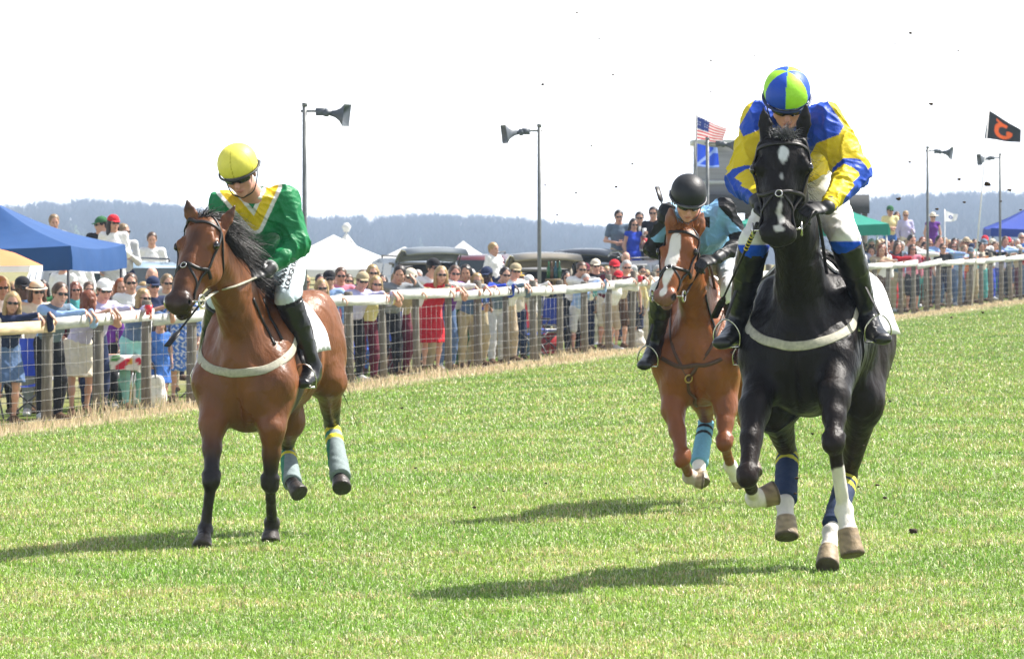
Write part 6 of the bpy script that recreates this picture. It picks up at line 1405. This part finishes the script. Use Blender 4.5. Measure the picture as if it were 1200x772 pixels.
def camp_chair(px, d, yaw, col, label, col2=None):
    c = fpt(px, d); R = root_of('folding_chair', c, label, 'chair', 'folding camp chairs behind the fence'); cs, sn = math.cos(yaw), math.sin(yaw); T = lambda x, y, z: c + A3(cs * x - sn * y, sn * x + cs * y, z)
    fm = mat('chair_fabric', col, .8, noise=.1, bump=.004, bscale=20)
    m = MB(); n = 6; V = [T(x * .25, y * .23, .42 - .05 * (1 - x * x)) for x in np.linspace(-1, 1, n) for y in (-1, 1)]; m.add(V, [(i * 2, i * 2 + 1, i * 2 + 3, i * 2 + 2) for i in range(n - 1)]); m.build('seat', fm, R)
    m = MB(); V = [T(x * .25, .23 + z * .12 + .05 * (1 - x * x), .48 + z * .42) for x in np.linspace(-1, 1, n) for z in (0, 1)]; m.add(V, [(i * 2, i * 2 + 1, i * 2 + 3, i * 2 + 2) for i in range(n - 1)]); m.build('backrest', mat('chair_back', col2 or col, .8, noise=.1), R)
    for a, b in (((-.27, -.25, 0), (-.27, .25, .45)), ((.27, -.25, 0), (.27, .25, .45)), ((-.27, .27, 0), (-.27, -.23, .62)), ((.27, .27, 0), (.27, -.23, .62)), ((-.25, -.26, 0), (.25, -.24, .42)), ((.25, -.26, 0), (-.25, -.24, .42)), ((-.26, .25, .4), (-.26, .36, .95)), ((.26, .25, .4), (.26, .36, .95))):
        m = MB(); m.tube([T(*a), T(*b)], .011, 6); m.build('leg', M['darkpole'], R)
    for x in (-.27, .27): m = MB(); m.box(T(x, 0, .63), (.025, .25, .012), (A3(cs, sn, 0), A3(-sn, cs, 0), A3(0, 0, 1))); m.build('armrest', M['darkpole'], R)
camp_chair(27, .8, .3, (.02, .06, .40), 'bright blue folding chair at the left end behind the wire')
camp_chair(440, .9, -.4, (.02, .10, .50), 'blue folding chair behind the woman in yellow')
camp_chair(617, .7, .5, (.03, .09, .42), 'blue and red folding chair left of the middle post', (.5, .03, .04))
camp_chair(648, .8, -.3, (.02, .05, .30), 'navy folding chair right of the middle post')
camp_chair(225, 1.0, .4, (.05, .05, .06), 'black folding chair behind the bay horse neck', (.7, .7, .7))
def cooler(px, d, label, col=(.5, .03, .04)):
    c = fpt(px, d); R = root_of('cooler', c, label, 'cooler'); m = MB(); m.box(c + A3(0, 0, .17), (.30, .18, .17)); m.build('box', mat('cooler_plastic', col, .4), R); m = MB(); m.box(c + A3(0, 0, .37), (.315, .195, .03)); m.build('lid', mat('cooler_lid', (.75, .75, .73), .4), R)
    m = MB(); m.tube(spline([c + A3(-.31, 0, .28), c + A3(-.34, 0, .42), c + A3(0, 0, .47), c + A3(.34, 0, .42), c + A3(.31, 0, .28)], 4), .01, 5); m.build('handle', M['horn'], R)
cooler(632, 1.1, 'red and white cooler between the two folding chairs'); cooler(138, .9, 'dark green cooler beside the flowered tablecloth', (.03, .12, .07))
# box under the raised boy
cb = fpt(578, 1.6); mb_ = MB(); mb_.box(cb + A3(0, 0, .30), (.3, .25, .30)); tag(mb_.build('wooden_crate', M['deckwood'], loc=cb), 'wooden crate the boy in white stands on', 'crate')
# bottles on the load bay of the gold car
for i, (px, c_) in enumerate(((643, (.02, .12, .04)), (646.5, (.10, .05, .02)), (651, (.01, .07, .10)), (655.5, (.02, .10, .05)))):
    b = P(px, 326, 101.2); m = MB(); m.tube([b, b + A3(0, 0, .17), b + A3(0, 0, .22), b + A3(0, 0, .30)], [.038, .038, .014, .014], 10); o = m.build('bottle', mat('bottle_glass', c_, .12, spec=.6), loc=b, smooth=True)
    tag(o, ['green bottle leftmost on the tray of the gold car', 'brown bottle second from left on the tray of the gold car', 'teal bottle third from left on the tray of the gold car', 'green bottle rightmost on the tray of the gold car'][i], 'bottle', 'bottles in the gold car')
tb = P(649.5, 328, 101.2); m = MB(); m.box(tb, (.16, .16, .02)); m.tube([tb, A3(tb[0], tb[1], float(gz(tb[0], tb[1])))], .03, 8); tag(m.build('drinks_stand', M['deckwood'], loc=tb), 'small drinks stand holding the bottles at the gold car', 'stand')
# ------------------------------------------------------------ clods of turf thrown up by the hooves
CL = [(833, 71, 1.2), (741, 192, 1), (833, 108, 1), (884, 66, 1), (1049, 52, 1), (1067, 39, 2.0), (1123, 60, 1.2), (1091, 122, 2.6), (1066, 190, 1.6), (1053, 233, 2.4), (1124, 210, 2), (1157, 216, 4.5), (1183, 223, 2.4), (1130, 237, 1.3), (1173, 236, 1), (1098, 245, 1.6), (636, 99, 1.6), (718, 88, 1.2), (702, 45, 1), (676, 15, 1), (693, 171, 1),
      (722, 219, 1.6), (639, 217, 1), (675, 226, 1.1), (653, 252, 1), (1070, 622, 5), (1037, 583, 2.5), (1006, 570, 1.6), (1043, 470, 1.5), (952, 508, 1.5), (934, 560, 2.2), (1012, 522, 1.2), (1152, 366, 1.6), (471, 478, 1.4), (487, 548, 1.3), (556, 594, 2.2), (640, 566, 1.3), (1115, 372, 1.2), (1028, 568, 2), (932, 578, 1.8), (1085, 340, 1), (1147, 284, 1.2), (1196, 246, 1.2), (590, 575, 1.1), (1172, 530, 1.2), (1110, 455, 1.1)]
M['soil'] = mat('soil', (.045, .028, .017), .95, noise=.4, nscale=60)
wh = lambda px, py: ('above the tree line' if py < 230 else 'in front of the woods' if py < 300 else 'in front of the far fence' if py < 380 else 'above the turf')
for i, (px, py, sz) in enumerate(CL):
    Yc = rng.uniform(28.5, 31.5) if px > 800 else rng.uniform(30, 36); c = P(px, py, Yc); r = (sz * .62 + .35) * Yc / F * 1.1; V = []; n, m_ = 6, 8; sd0 = rng.uniform(0, 50)
    for a in range(n + 1):
        for b in range(m_):
            th = math.pi * a / n; ph = 2 * math.pi * b / m_; d = A3(math.sin(th) * math.cos(ph), math.sin(th) * math.sin(ph), math.cos(th)); V.append(c + d * r * (1 + .45 * float(wob(d[None] * 1.0, 2.3, sd0)[0])) * A3(1.35, 1, .75))
    f = [(a * m_ + b, a * m_ + (b + 1) % m_, (a + 1) * m_ + (b + 1) % m_, (a + 1) * m_ + b) for a in range(n) for b in range(m_)]
    o = mk('turf_clod', np.array(V), f, M['soil'], None, loc=c, smooth=False)
    who = 'right of the black horse' if px > 1020 else 'beside the black horse' if px > 800 else 'between bay and chestnut'
    size = 'largest' if sz >= 4.5 else 'small dark'
    tag(o, f'{size} turf clod {wh(px, py)} {who}', 'clod', f'{size} clods {wh(px, py)} {who}')
# ------------------------------------------------------------ air
def haze():
    m = bpy.data.materials.new('haze_air'); m.use_nodes = True; t = m.node_tree; t.nodes.remove(t.nodes['Principled BSDF'])
    v = t.nodes.new('ShaderNodeVolumePrincipled'); v.inputs['Color'].default_value = (.60, .76, 1, 1); v.inputs['Density'].default_value = .00030; v.inputs['Anisotropy'].default_value = 0.0
    t.links.new(v.outputs[0], t.nodes['Material Output'].inputs['Volume'])
    mb = MB(); x0, x1, y0, y1, z0, z1 = -1300, 1300, -60, 3450, -26.5, 19; mb.box(((x0 + x1) / 2, (y0 + y1) / 2, (z0 + z1) / 2), ((x1 - x0) / 2, (y1 - y0) / 2, (z1 - z0) / 2)); o = mb.build('haze', m, loc=(0, 0, 0)); tag(o, 'pale haze over the far woods', 'haze', kind='stuff')
haze()
